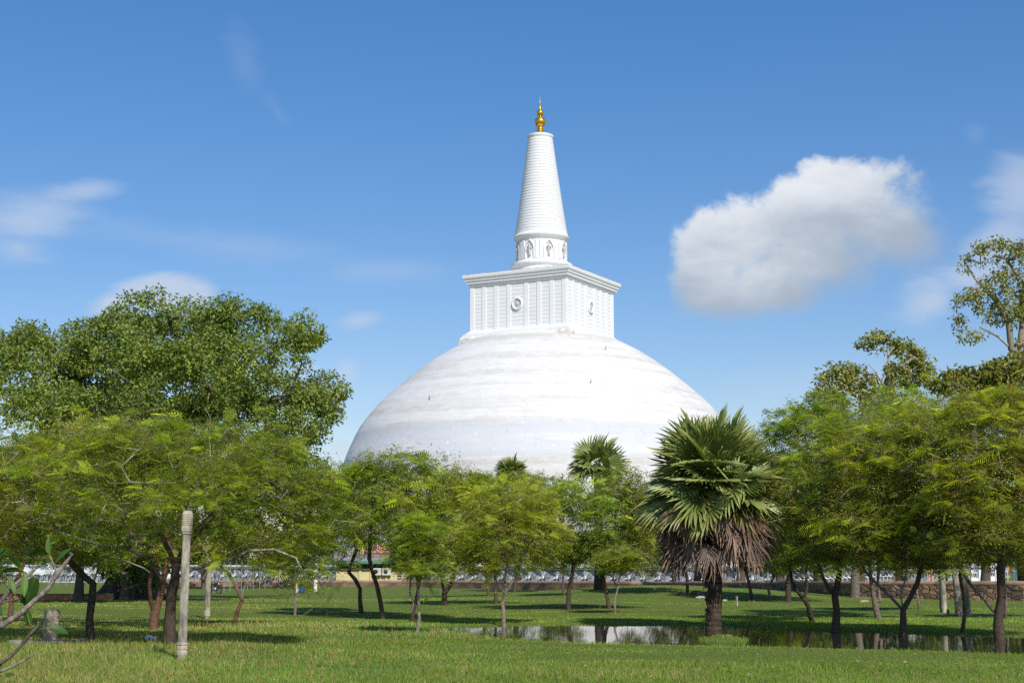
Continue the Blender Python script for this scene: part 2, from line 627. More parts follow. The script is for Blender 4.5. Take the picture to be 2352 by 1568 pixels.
# smooth the profile
pr = np.array(prof[2:])
tt = np.arange(len(pr))
ts = np.linspace(0, len(pr) - 1, 140)
rs = np.interp(ts, tt, pr[:, 0])
zs = np.interp(ts, tt, pr[:, 1])
k = np.ones(11) / 11
rs2 = np.convolve(np.pad(rs, 5, mode='edge'), k, 'valid')
zs2 = np.convolve(np.pad(zs, 5, mode='edge'), k, 'valid')
o = np.argsort(zs2)
mb = MB().lathe([(px2m(464), 0.0)] + [(float(a), float(b) + 1.3) for a, b in zip(rs2[o], zs2[o])], 160)
dome = mb.build('dome', M_DOME, st, smooth=True, local=True)
for (u, v) in ((1390, 803), (1356, 880), (988, 918)):
    # iron pegs left in the plaster
    d = ray(u, v)
    best = None
    for Y in np.arange(255, 312, 0.25):
        P = np.array([0, 0, EYE]) + d * (Y / d[1])
        rr = math.hypot(P[0] - SX, P[1] - SD)
        rz = np.interp(P[2], zs2[o], rs2[o])
        if rr <= rz:
            best = P
            break
    if best is not None:
        n = np.array([best[0] - SX, best[1] - SD, 20.0])
        n /= np.linalg.norm(n)
        MB().tube([best - n * 0.3, best + n * 0.25, best + n * 0.35 + [0.05, 0, 0.4], best + n * 0.3 + [0.05, 0, 0.75]], [0.07, 0.07, 0.06, 0.03], 6).build('iron_peg', M_BLACKM, st)

# three terraces that carry the dome
for k_, (r0, z0, z1) in enumerate(((51.0, 0.0, 4.6), (48.5, 4.6, 7.6), (46.0, 7.6, 10.4))):
    MB().lathe([(r0, z0), (r0, z1 - 0.8), (r0 + 0.5, z1 - 0.5), (r0 + 0.5, z1 - 0.1), (r0 - 3.2, z1 + 0.003 * k_)], 120).build('terrace', M_DOME, st, local=True)

# --- square tower
PHI = R(16.0)                                    # its nearest corner stands 16 degrees right of the camera axis
RZ = PHI                                         # faces' normals at -45 + 16 degrees and so on
HB = 11.35
ca = math.pi / 4 - PHI


def tower_rot(V):
    return V @ rotz(-(-math.pi / 4 + PHI) * -1).T


TROT = -(math.pi / 4) + PHI                      # rotation that brings a corner to angle PHI from -Y towards +X
YN = SD - 15.6                                   # depth of the nearest corner
zt = lambda v: zpix(v, YN) + 1.3
z_top, z_c0, z_w1, z_w0, z_b0 = zt(609.5), zt(634), zt(636), zt(743), zt(756)
tw = MB()
tw.square([(HB - 0.34, z_w0 - 1), (HB - 0.34, z_w1 + 0.5)], rz=TROT, cap=False)
tower = tw.build('square_tower', M_WHITE, st, local=True)
HC = 12.55
sg = (z_top - z_c0)
cor = [(HB + 0.05, z_c0 - 0.35), (HB + 0.25, z_c0), (HB + 0.25, z_c0 + 0.12 * sg), (HB + 0.62, z_c0 + 0.16 * sg), (HB + 0.62, z_c0 + 0.36 * sg), (HB + 0.9, z_c0 + 0.42 * sg),
       (HB + 0.9, z_c0 + 0.58 * sg), (HB + 1.2, z_c0 + 0.68 * sg), (HB + 1.28, z_c0 + 0.86 * sg), (HC, z_c0 + 0.92 * sg)]
co_ = MB().square(cor, rz=TROT).build('cornice', M_WHITE, tower, local=True)
MB().square([(HC + 0.01, z_c0 + 0.92 * sg + 0.02), (HC + 0.03, z_top), (HC - 4, z_top + 0.15)], rz=TROT).build('cornice_slab', M_DIRTY, tower, local=True)
MB().square([(HB + 1.15, z_b0 - 0.02), (HB + 1.15, z_b0 + 0.40 * 1.1), (HB + 0.75, z_b0 + 0.48), (HB + 0.75, z_b0 + 0.80), (HB + 0.42, z_b0 + 0.86), (HB + 0.3, z_w0 - 0.05), (HB - 0.2, z_w0 + 0.1)], rz=TROT).build('base_moulding', M_WHITE, tower, local=True)
MB().square([(HB + 1.75, z_b0 - 6.5), (HB + 1.7, z_b0 - 0.5), (HB + 1.35, z_b0 - 0.03)], rz=TROT).build('plinth', M_DIRTY, tower, local=True)

# siding boards (saw-tooth laps) and pilasters on each of the four faces
NB = 12
PIL = [(-1.0, -0.92), (-0.745, -0.665), (-0.49, -0.405), (-0.235, -0.15), (0.095 + 0.0, 0.175), (0.36, 0.445), (0.63, 0.715), (0.90, 1.0)]
PIL = [(-1.0, -0.915), (-0.747, -0.662), (-0.49, -0.405), (-0.225, -0.14), (0.14, 0.225), (0.405, 0.49), (0.662, 0.747), (0.915, 1.0)]
for f_ in range(4):
    Rm = rotz(TROT + f_ * math.pi / 2)
    V, Fq = [], []
    hh = (z_w1 - z_w0) / NB
    for b_ in range(NB):
        z0 = z_w0 + b_ * hh
        for (zz, yy) in ((z0, -HB + 0.16), (z0 + 0.003, -HB + 0.085), (z0 + 0.05, -HB + 0.075), (z0 + hh - 0.07, -HB + 0.09)):
            V += [[-HB + 0.2, yy, zz], [HB - 0.2, yy, zz]]
        for q in range(3):
            k0 = b_ * 8 + q * 2
            Fq.append([k0, k0 + 1, k0 + 3, k0 + 2])
        if b_ < NB - 1:
            Fq.append([b_ * 8 + 6, b_ * 8 + 7, b_ * 8 + 9, b_ * 8 + 8])
    MB().add(np.array(V) @ Rm.T, np.array(Fq)).build('siding', M_WHITE, tower, local=True)
    for (a, b) in PIL:
        p_ = MB()
        p_.box((a * HB, -HB - 0.03, z_w0), (b * HB, -HB + 0.33, z_w1 + 0.15))
        p_.V[0] = p_.V[0] @ Rm.T.astype(np.float32)
        p_.build('pilaster', M_WHITE, tower, local=True)
    # round medallion in the wide middle bay
    zc = (z_w0 + z_w1) / 2 + 0.3
    ring = MB()
    A = np.linspace(0, 2 * math.pi, 40, endpoint=False)
    prf = [(1.28, -0.3), (1.28, 0.16), (1.16, 0.30), (0.98, 0.30), (0.86, 0.14), (0.86, -0.25)]
    V = []
    for (r_, d_) in prf:
        V += [[r_ * math.cos(a), -HB - d_, zc + r_ * math.sin(a) * 1.06] for a in A]
    Fq = [[i_ * 40 + j_, i_ * 40 + (j_ + 1) % 40, (i_ + 1) * 40 + (j_ + 1) % 40, (i_ + 1) * 40 + j_] for i_ in range(5) for j_ in range(40)]
    ring.add(np.array(V) @ Rm.T, np.array(Fq)).build('medallion_ring', M_WHITE, tower, local=True)
    V = [[0, -HB - 0.12, zc]]
    Fq = []
    for q, (r_, d_) in enumerate(((0.22, 0.14), (0.5, 0.05), (0.62, 0.10), (0.87, 0.0))):
        V += [[r_ * math.cos(a) * (1 + 0.12 * math.cos(8 * a)), -HB - d_, zc + 1.06 * r_ * math.sin(a) * (1 + 0.12 * math.cos(8 * a))] for a in A] if q in (1, 2) else [[r_ * math.cos(a), -HB - d_, zc + 1.06 * r_ * math.sin(a)] for a in A]
    for j_ in range(40):
        Fq.append([0, 1 + j_, 1 + (j_ + 1) % 40])
        for q in range(3):
            Fq.append([1 + q * 40 + j_, 1 + (q + 1) * 40 + j_, 1 + (q + 1) * 40 + (j_ + 1) % 40, 1 + q * 40 + (j_ + 1) % 40])
    MB().add(np.array(V) @ Rm.T, Fq).build('medallion_disc', M_SILVER, tower, local=True)

# --- drum, spire, cap, pinnacle
LEAN = -0.0065
ZD = z_top
zs_ = lambda v: zpix(v, SD - 4) + 1.3
leanx = lambda z: LEAN * (z - ZD) - 0.25
zq = [zs_(v) for v in (626, 610, 600, 541, 531)]
dr = MB()
LX = lambda z: (leanx(z),)


def lathe_lean(prof, seg=72):
    m_ = MB()
    A = np.linspace(0, 2 * math.pi, seg, endpoint=False)
    V = np.concatenate([np.stack([leanx(z) + r * np.cos(A), r * np.sin(A), np.full(seg, z)], 1) for (r, z) in prof])
    n_ = len(prof)
    i_, j_ = np.meshgrid(np.arange(n_ - 1), np.arange(seg), indexing='ij')
    j2 = (j_ + 1) % seg
    m_.add(V, np.stack([i_ * seg + j_, i_ * seg + j2, (i_ + 1) * seg + j2, (i_ + 1) * seg + j_], -1).reshape(-1, 4))
    m_.F.append(np.array([[(n_ - 1) * seg + q for q in range(seg)]]))
    return m_


rD = px2m(57.0)
zA, zB2 = zs_(624), zs_(543)
drum = lathe_lean([(px2m(67), ZD - 0.5), (px2m(67), zs_(613)), (px2m(71), zs_(609)), (px2m(73), zs_(606)), (px2m(73), zs_(601.5)), (px2m(69), zs_(599.5)), (px2m(63), zs_(597)), (rD, zs_(594)),
                   (rD, zs_(550)), (px2m(60), zs_(547)), (px2m(64.5), zs_(541)), (px2m(65.5), zs_(538)), (px2m(62.5), zs_(534)), (px2m(61.5), zs_(530))]).build('drum', M_WHITE, st, local=True)
z0d, z1d = zs_(594), zs_(551)
for q in range(8):
    a = PHI + q * math.pi / 4
    dirv = np.array([math.sin(a), -math.cos(a), 0])
    side = np.array([math.cos(a), math.sin(a), 0])
    cx_ = np.array([leanx(z0d), 0, 0])

    def pt(s, d, z):
        ang = s / rD
        return cx_ + (rD + d) * (dirv * math.cos(ang) + side * math.sin(ang)) + np.array([0, 0, z])
    # pointed arch frame
    hN = z1d - z0d
    arch = [(-0.95, 0.02), (-0.95, 0.58 * hN), (-0.62, 0.78 * hN), (-0.25, 0.88 * hN), (0, 0.97 * hN), (0.25, 0.88 * hN), (0.62, 0.78 * hN), (0.95, 0.58 * hN), (0.95, 0.02)]
    fr = MB()
    for (s0, h0), (s1, h1) in zip(arch[:-1], arch[1:]):
        k_ = 1.28
        A4 = [pt(s0, 0.0, z0d + h0), pt(s1, 0.0, z0d + h1), pt(s1 * k_, 0.0, z0d + h1 * (1.06 if h1 > 1 else 1)), pt(s0 * k_, 0.0, z0d + h0 * (1.06 if h0 > 1 else 1))]
        B4 = [v_ + dirv * 0.32 for v_ in A4]
        fr.add(np.array(A4 + B4), np.array([[4, 5, 6, 7], [0, 4, 5, 1][::-1], [1, 5, 6, 2][::-1], [2, 6, 7, 3][::-1], [3, 7, 4, 0][::-1], [0, 1, 2, 3][::-1]]))
    fr.build('niche_frame', M_WHITE, drum, local=True)
    # standing relief figure on a bracket, halo behind the head
    hS = hN * 0.74
    zb = z0d + 0.10 * hN
    P = [pt(0, 0.18, zb + hS * f0) for f0 in (0, 0.08, 0.25, 0.45, 0.58, 0.70, 0.79, 0.83, 0.88, 0.94, 1.0)]
    rr = [0.14, 0.30, 0.24, 0.32, 0.27, 0.40, 0.34, 0.12, 0.19, 0.18, 0.04]
    fg = MB().tube(P, np.array(rr), 10)
    for s_ in (-1, 1):
        fg.tube([pt(0.33 * s_, 0.2, zb + hS * 0.76), pt(0.50 * s_, 0.25, zb + hS * 0.60), pt(0.30 * s_, 0.42, zb + hS * 0.50)], [0.12, 0.10, 0.08], 6)
    fg.build('niche_statue', M_SILVER, drum, smooth=True, local=True)
    a2 = a + math.pi / 8
    for da in (-0.085, 0.085):
        d2 = np.array([math.sin(a2 + da), -math.cos(a2 + da), 0])
        s2 = np.array([math.cos(a2 + da), math.sin(a2 + da), 0])
        b_ = [cx_ + d2 * (rD - 0.2) - s2 * 0.32, cx_ + d2 * (rD - 0.2) + s2 * 0.32, cx_ + d2 * (rD + 0.26) + s2 * 0.32, cx_ + d2 * (rD + 0.26) - s2 * 0.32]
        V = [v_ + [0, 0, z0d] for v_ in b_] + [v_ + [0, 0, z1d] for v_ in b_]
        MB().add(np.array(V), np.array([[0, 1, 5, 4], [1, 2, 6, 5], [2, 3, 7, 6], [3, 0, 4, 7], [4, 5, 6, 7]])).build('drum_pilaster', M_WHITE, drum, local=True)

# ringed cone
zc0, zc1 = zs_(531), zs_(309)
NR = 33
prof = []
for q in range(NR):
    f0 = q / NR
    f1 = (q + 1) / NR
    rr0 = px2m(61.0) + (px2m(28.5) - px2m(61.0)) * (f0 ** 0.93)
    za, zb = zc0 + (zc1 - zc0) * f0, zc0 + (zc1 - zc0) * f1
    d = zb - za
    prof += [(rr0 - 0.10, za), (rr0 + 0.03, za + 0.08 * d), (rr0 + 0.06, za + 0.35 * d), (rr0 + 0.05, za + 0.70 * d), (rr0 + 0.0, za + 0.90 * d), (rr0 - 0.10, za + 0.97 * d)]
spire = lathe_lean(prof, 72).build('ringed_spire', M_WHITE, st, smooth=False, local=True)
lathe_lean([(px2m(27), zs_(311)), (px2m(29), zs_(308)), (px2m(30.5), zs_(305)), (px2m(32), zs_(302)), (px2m(31.5), zs_(301)), (px2m(29.5), zs_(302)), (px2m(28), zs_(300)), (px2m(22), zs_(297.5)), (px2m(14), zs_(296))]).build('spire_cap', M_WHITE, st, smooth=True, local=True)


def gv(y):
    return zs_((350 + y / 2.0628) * 0.5742)


def gr(hw):
    return px2m(hw / 2.0628 * 0.5742)


gold = [(50, 346), (44, 336), (34, 322), (28, 312), (24, 306), (30, 302), (31, 296), (28, 290), (20, 285), (19, 281), (30, 276), (42, 265), (48, 248), (49, 238), (47, 228), (40, 215), (28, 206), (17, 200), (14, 194), (20, 190), (28, 180), (31, 166), (28, 154), (19, 146), (12, 140), (10, 130), (8, 110), (6, 90), (9, 85), (7, 80)]
lathe_lean([(gr(a), gv(b)) for a, b in gold], 40).build('gilt_pinnacle', M_GOLD, st, smooth=True, local=True)
lathe_lean([(gr(6), gv(80)), (gr(5), gv(70)), (gr(3), gv(62)), (gr(2), gv(40)), (gr(4), gv(36)), (gr(1), gv(28))], 12).build('crystal_finial', M_SILVER, st, smooth=True, local=True)

# ------------------------------------------------------------------ elephant walls of the platform
HP = 78.0
nL = np.array([math.sin(PHI - math.pi / 4), -math.cos(PHI - math.pi / 4), 0])
nR = np.array([math.sin(PHI + math.pi / 4), -math.cos(PHI + math.pi / 4), 0])
C0 = np.array([SX, SD, 0])
ZB, ZT = -1.35, 1.55
M_ELE = noise_mat('grey_painted_plaster', (0.17, 0.18, 0.21), (0.34, 0.35, 0.39), 2.2, 0.8, 0.2, 8, 0.2)
M_TUSK = noise_mat('white_tusk_paint', (0.82, 0.82, 0.82), (0.74, 0.74, 0.74), 3, 0.5)
M_WALLW = noise_mat('wall_grey_white', (0.26, 0.28, 0.32), (0.42, 0.44, 0.47), 0.6, 0.85, 0, None, 0.2, (1, 1, 2))


def elephant_meshes():
    e = MB()
    e.ball((0, -0.30, 1.30), (0.62, 0.75, 0.62))                # shoulders
    e.ball((0, -0.98, 1.55), (0.40, 0.42, 0.46))                # head
    e.ball((-0.15, -1.12, 1.86), (0.20, 0.22, 0.17))
    e.ball((0.15, -1.12, 1.86), (0.20, 0.22, 0.17))
    for s in (-1, 1):
        e.ball((0.52 * s, -0.80, 1.42), (0.26, 0.09, 0.42))     # ears
        e.tube([(0.30 * s, -0.55, 1.15), (0.30 * s, -0.62, 0.6), (0.30 * s, -0.62, 0.12), (0.30 * s, -0.66, 0.0)], [0.26, 0.20, 0.19, 0.24], 10)
    e.tube([(0, -1.30, 1.50), (0, -1.48, 1.22), (0, -1.50, 0.85), (0, -1.46, 0.48), (0, -1.52, 0.24), (0, -1.66, 0.14)], [0.20, 0.17, 0.135, 0.11, 0.09, 0.07], 10)
    t_ = MB()
    for s in (-1, 1):
        t_.tube([(0.18 * s, -1.30, 1.30), (0.24 * s, -1.55, 1.08), (0.27 * s, -1.85, 0.98), (0.27 * s, -2.05, 1.04)], [0.085, 0.08, 0.06, 0.02], 8)
    return e, t_


e_, t_ = elephant_meshes()
proto_e = e_.build('elephant', M_ELE, smooth=True)
proto_t = t_.build('tusks', M_TUSK, smooth=True)
proto_t.parent = proto_e
first = True
for (nrm, along, lab) in ((nL, -nR, 'long wall of carved grey elephants facing the meadow below the dome'), (nR, -nL, 'wall of carved grey elephants turning away to the right of its corner')):
    corner = C0 + HP * (nL + nR)
    mid = C0 + HP * nrm
    root = tag(empty('elephant_wall', (corner[0], corner[1], ZB)), lab, 'elephant wall', 'elephant walls of the stupa platform')
    ang = math.atan2(nrm[0], -nrm[1])              # local -Y looks along nrm
    L = HP * 2
    rm = rotz(ang)

    def boxl(a0, a1, d0, d1, z0, z1, m_=None, mm=None):
        V = []
        for z in (z0, z1):
            for (a, d) in ((a0, d0), (a1, d0), (a1, d1), (a0, d1)):
                p3 = along * a + nrm * d
                V.append([p3[0], p3[1], z])
        m_.add(np.array(V), np.array([[0, 3, 2, 1], [4, 5, 6, 7], [0, 1, 5, 4], [1, 2, 6, 5], [2, 3, 7, 6], [3, 0, 4, 7]]))
    HW = ZT - ZB
    a_, b2, c_ = MB(), MB(), MB()
    boxl(0.0, L, -1.2, -0.02, -0.3, HW - 0.62, a_)
    a_.build('back_wall', M_WALLW, root, local=True)
    boxl(-0.55, L, -1.3, 0.55, HW - 0.60, HW - 0.28, b2)
    boxl(-0.8, L, -1.4, 0.8, HW - 0.275, HW - 0.02, b2)
    b2.build('coping', M_WHITE, root, local=True)
    boxl(-0.3, L, -0.6, 1.2, -1.0, 0.0, c_)
    c_.build('foot_ledge', M_DIRTY, root, local=True)
    n_e = 66
    for q in range(n_e):
        if first:
            e1, t1 = proto_e, proto_t
            first = False
        else:
            e1 = proto_e.copy()
            col.objects.link(e1)
            t1 = proto_t.copy()
            col.objects.link(t1)
            t1.parent = e1
        e1.parent = root
        p3 = along * (1.4 + q * (L - 2.0) / n_e) + nrm * 0.0
        e1.location = (p3[0], p3[1], 0.02)
        e1.rotation_euler = (0, 0, ang)
        sc_ = 1.0 + 0.03 * math.sin(q * 2.3)
        e1.scale = (sc_, 1, 1.02)

# paved platform top behind the walls
mb = MB()
Q = [C0 + (HP - 1.0) * (s1 * nL + s2 * nR) for s1, s2 in ((1, 1), (-1, 1), (-1, -1), (1, -1))]
mb.add(np.array([[q[0], q[1], ZT - 0.35] for q in Q]), np.array([[0, 1, 2, 3]]))
tag(mb.build('pavement', M_DIRTY), 'pale paved platform round the dome', None, None, 'structure')

# ------------------------------------------------------------------ trees


def frond_template(pairs, seed, droop=0.35, w=0.055, pl=0.36):
    rg = np.random.default_rng(seed)
    V, Fq = [], []
    for k_ in range(pairs):
        x = 0.12 + 0.88 * k_ / (pairs - 1)
        z = -droop * x * x
        ln = pl * (0.55 + 0.75 * math.sin(math.pi * (0.15 + 0.80 * x)) ** 1.0) * rg.uniform(0.85, 1.1)
        for s in (-1, 1):
            fx = 0.10 + 0.12 * x
            b0 = np.array([x - w / 2, 0.012 * s, z])
            b1 = np.array([x + w / 2, 0.012 * s, z])
            e = np.array([fx, ln * s, -0.10 * ln - 0.35 * ln * x * rg.uniform(0.5, 1.2)])
            k0 = len(V)
            V += [b0, b1, b1 + e * np.array([1, 1, 1]) * 0.95 - [w * 0.2, 0, 0], b0 + e + [w * 0.1, 0, 0]]
            Fq.append([k0, k0 + 1, k0 + 2, k0 + 3] if s > 0 else [k0 + 3, k0 + 2, k0 + 1, k0])
    return np.array(V), np.array(Fq)


FT_HI = [frond_template(9, s, w=0.055) for s in (1, 2)]
FT_LO = [frond_template(5, s, w=0.13) for s in (3, 4)]
QUAD = (np.array([[-0.5, -0.5, 0], [0.5, -0.5, 0], [0.5, 0.5, 0.0], [-0.5, 0.5, 0.0]]), np.array([[0, 1, 2, 3]]))
# a pointed leaf, two faces folded along the midrib
LEAF = (np.array([[0, 0, 0], [0.35, 0.32, 0.06], [1, 0, -0.10], [0.35, -0.32, 0.06]]), np.array([[0, 1, 2], [0, 2, 3]]))


def place(mb, tpl, pos, X, scale, cols, rng, upbias=1.0):
    """instances of a template: X = local x axis, local z leans to 'up'"""
    n = len(pos)
    if n == 0:
        return
    TV, TF = tpl
    X = X / (np.linalg.norm(X, axis=1, keepdims=True) + 1e-9)
    up = np.array([0, 0, upbias]) + rng.normal(size=(n, 3)) * 0.45
    Yv = np.cross(up, X)
    Yv /= np.linalg.norm(Yv, axis=1, keepdims=True) + 1e-9
    Zv = np.cross(X, Yv)
    Vw = pos[:, None, :] + scale[:, None, None] * (TV[None, :, 0, None] * X[:, None, :] + TV[None, :, 1, None] * Yv[:, None, :] + TV[None, :, 2, None] * Zv[:, None, :])
    K = len(TV)
    Fq = (TF[None, :, :] + (np.arange(n) * K)[:, None, None]).reshape(-1, TF.shape[1])
    C = np.repeat(cols, K, axis=0)
    mb.add(Vw.reshape(-1, 3), Fq, C)


BARK_DARK = np.array([0.078, 0.057, 0.043])
BARK_GREY = np.array([0.34, 0.31, 0.27])


def grow(rng, stems, tips, r_base, r_tip, step=0.45, wander=0.10, rise=0.0):
    """skeleton: stems are polylines, every tip is joined to the nearest wood already grown"""
    pos, par = [], []
    for si, s in enumerate(stems):
        s = np.asarray(s, float)
        if si == 0:
            prev = -1
            start = 0
        else:
            P = np.array(pos)
            prev = int(np.argmin(((P - s[0]) ** 2).sum(1)))
            start = 1
        # densify
        for a, b in zip(s[:-1], s[1:]):
            n = max(1, int(np.linalg.norm(b - a) / step))
            for q in range(0 if (start == 0) else 1, n + 1):
                pos.append(a + (b - a) * q / n + rng.normal(size=3) * wander * 0.12 * (q not in (0,)))
                par.append(prev)
                prev = len(pos) - 1
            start = 1
    n_stem = len(pos)
    base = pos[0]
    stem_pts = np.array(pos)
    d0 = np.array([np.min(((stem_pts[n_stem // 4:] - t) ** 2).sum(1)) for t in tips]) if len(tips) else []
    P = np.zeros((len(pos) + len(tips) * 60, 3))
    P[:len(pos)] = pos
    n = len(pos)
    lockz = np.min(stem_pts[:, 2]) + 0.45 * (np.max(stem_pts[:, 2]) - np.min(stem_pts[:, 2]))
    tipid = []
    for ti in np.argsort(d0):
        t = tips[ti]
        D = np.sqrt(((P[:n] - t) ** 2).sum(1)) + 0.30 * np.maximum(0, P[:n, 2] - t[2]) + 100.0 * (P[:n, 2] < lockz)
        k = int(np.argmin(D))
        a = P[k].copy()
        L = np.linalg.norm(t - a)
        m = max(1, int(L / step))
        prev = k
        bend = rng.normal(size=3) * wander * L
        bend[2] += 0.10 * L + rise * L
        for q in range(1, m + 1):
            f = q / m
            if n >= len(P):
                P = np.concatenate([P, np.zeros((1000, 3))])
            P[n] = a + (t - a) * f + bend * math.sin(math.pi * f) * 0.8 + (rng.normal(size=3) * wander * step * 0.8 if q < m else 0)
            par.append(prev)
            prev = n
            n += 1
        tipid.append(prev)
    P = P[:n]
    par = np.array(par)
    leaf = np.ones(n)
    cnt = np.zeros(n)
    has_child = np.zeros(n, bool)
    has_child[par[par >= 0]] = True
    cnt[~has_child] = 1
    for i in range(n - 1, 0, -1):
        cnt[par[i]] += cnt[i]
    e = math.log(max(cnt[0], 2)) / math.log(r_base / r_tip)
    r = r_tip * np.maximum(cnt, 1) ** (1 / e)
    return P, par, r, tipid, n_stem


def wood(mb, P, par, r, rng, flare=0.35, flare_h=0.6, dark=BARK_DARK, grey=BARK_GREY, rs=(0.012, 0.07), buttress=0):
    n = len(P)
    main = np.full(n, -1)
    kids = [[] for _ in range(n)]
    for i in range(1, n):
        if par[i] >= 0:
            kids[par[i]].append(i)
    starts = [(0, None)]
    chains = []
    while starts:
        s, fr = starts.pop()
        ch = [s]
        cur = s
        while kids[cur]:
            ks = sorted(kids[cur], key=lambda q: -r[q])
            for q in ks[1:]:
                starts.append((q, cur))
            cur = ks[0]
            ch.append(cur)
        chains.append((fr, ch))
    z0 = P[0, 2]
    for fr, ch in chains:
        pts = P[ch]
        rad = r[ch].copy()
        if fr is not None:
            pts = np.vstack([P[fr], pts])
            rad = np.concatenate([[min(r[fr] * 0.8, rad[0] * 1.15)], rad])
        else:
            rad = rad * (1 + flare * np.exp(-(pts[:, 2] - z0) / flare_h))
            pts = np.vstack([pts[0] - [0, 0, 0.25], pts])
            rad = np.concatenate([[rad[0] * 1.1], rad])
        if len(pts) < 2:
            continue
        rad = rad * (1 + 0.07 * np.sin(np.arange(len(rad)) * 2.1 + rng.uniform(0, 6)))
        mx = rad.max()
        sides = 12 if mx > 0.12 else 8 if mx > 0.05 else 5 if mx > 0.015 else 3
        f = 1 - smoothstep(rs[0], rs[1], rad)
        tint = rng.uniform(0.8, 1.2)
        cc = (dark[None, :] * (1 - f[:, None]) + grey[None, :] * f[:, None]) * tint
        mb.tube(pts, rad, sides, cc, cap=False)


def sample_lobes(rng, lobes, n, shell=0.55):
    """points spread through a union of ellipsoids, denser towards the outside and the top"""
    vol = np.array([l[1][0] * l[1][1] * l[1][2] for l in lobes]) ** (2 / 3)
    pick = rng.choice(len(lobes), n, p=vol / vol.sum())
    d = rng.normal(size=(n, 3))
    d /= np.linalg.norm(d, axis=1, keepdims=True)
    rad = rng.uniform(shell ** 3, 1, n) ** (1 / 3)
    cen = np.array([l[0] for l in lobes])[pick]
    rr = np.array([l[1] for l in lobes])[pick]
    d[:, 2] = np.where((d[:, 2] < 0) & (rng.uniform(size=n) < 0.22), -d[:, 2], d[:, 2])
    return cen + d * rad[:, None] * rr, pick


def lobes_world(lobes_px, Y0, rng, depth=0.9, fore=0.0):
    out = []
    for (u, v, ru, rv) in lobes_px:
        Y = Y0 - fore * rng.uniform(-0.35, 1.0) * (0.4 if v < 800 else 1.0)
        c = at(u, v, Y)
        c[1] += rng.uniform(-0.25, 0.25) * ru * Y / F
        rx = ru * Y / F
        out.append((c, np.array([rx, max(rx * depth, 0.6), rv * Y / F])))
    return out


CG = 'slender feathery trees in the middle of the meadow'
RG = 'feathery trees with red blossom at the right of the pond'
OLIVE = np.array([0.290, 0.285, 0.058])
GREEN = np.array([0.200, 0.305, 0.042])
LIME = np.array([0.460, 0.550, 0.028])
DKGREEN = np.array([0.035, 0.085, 0.016])


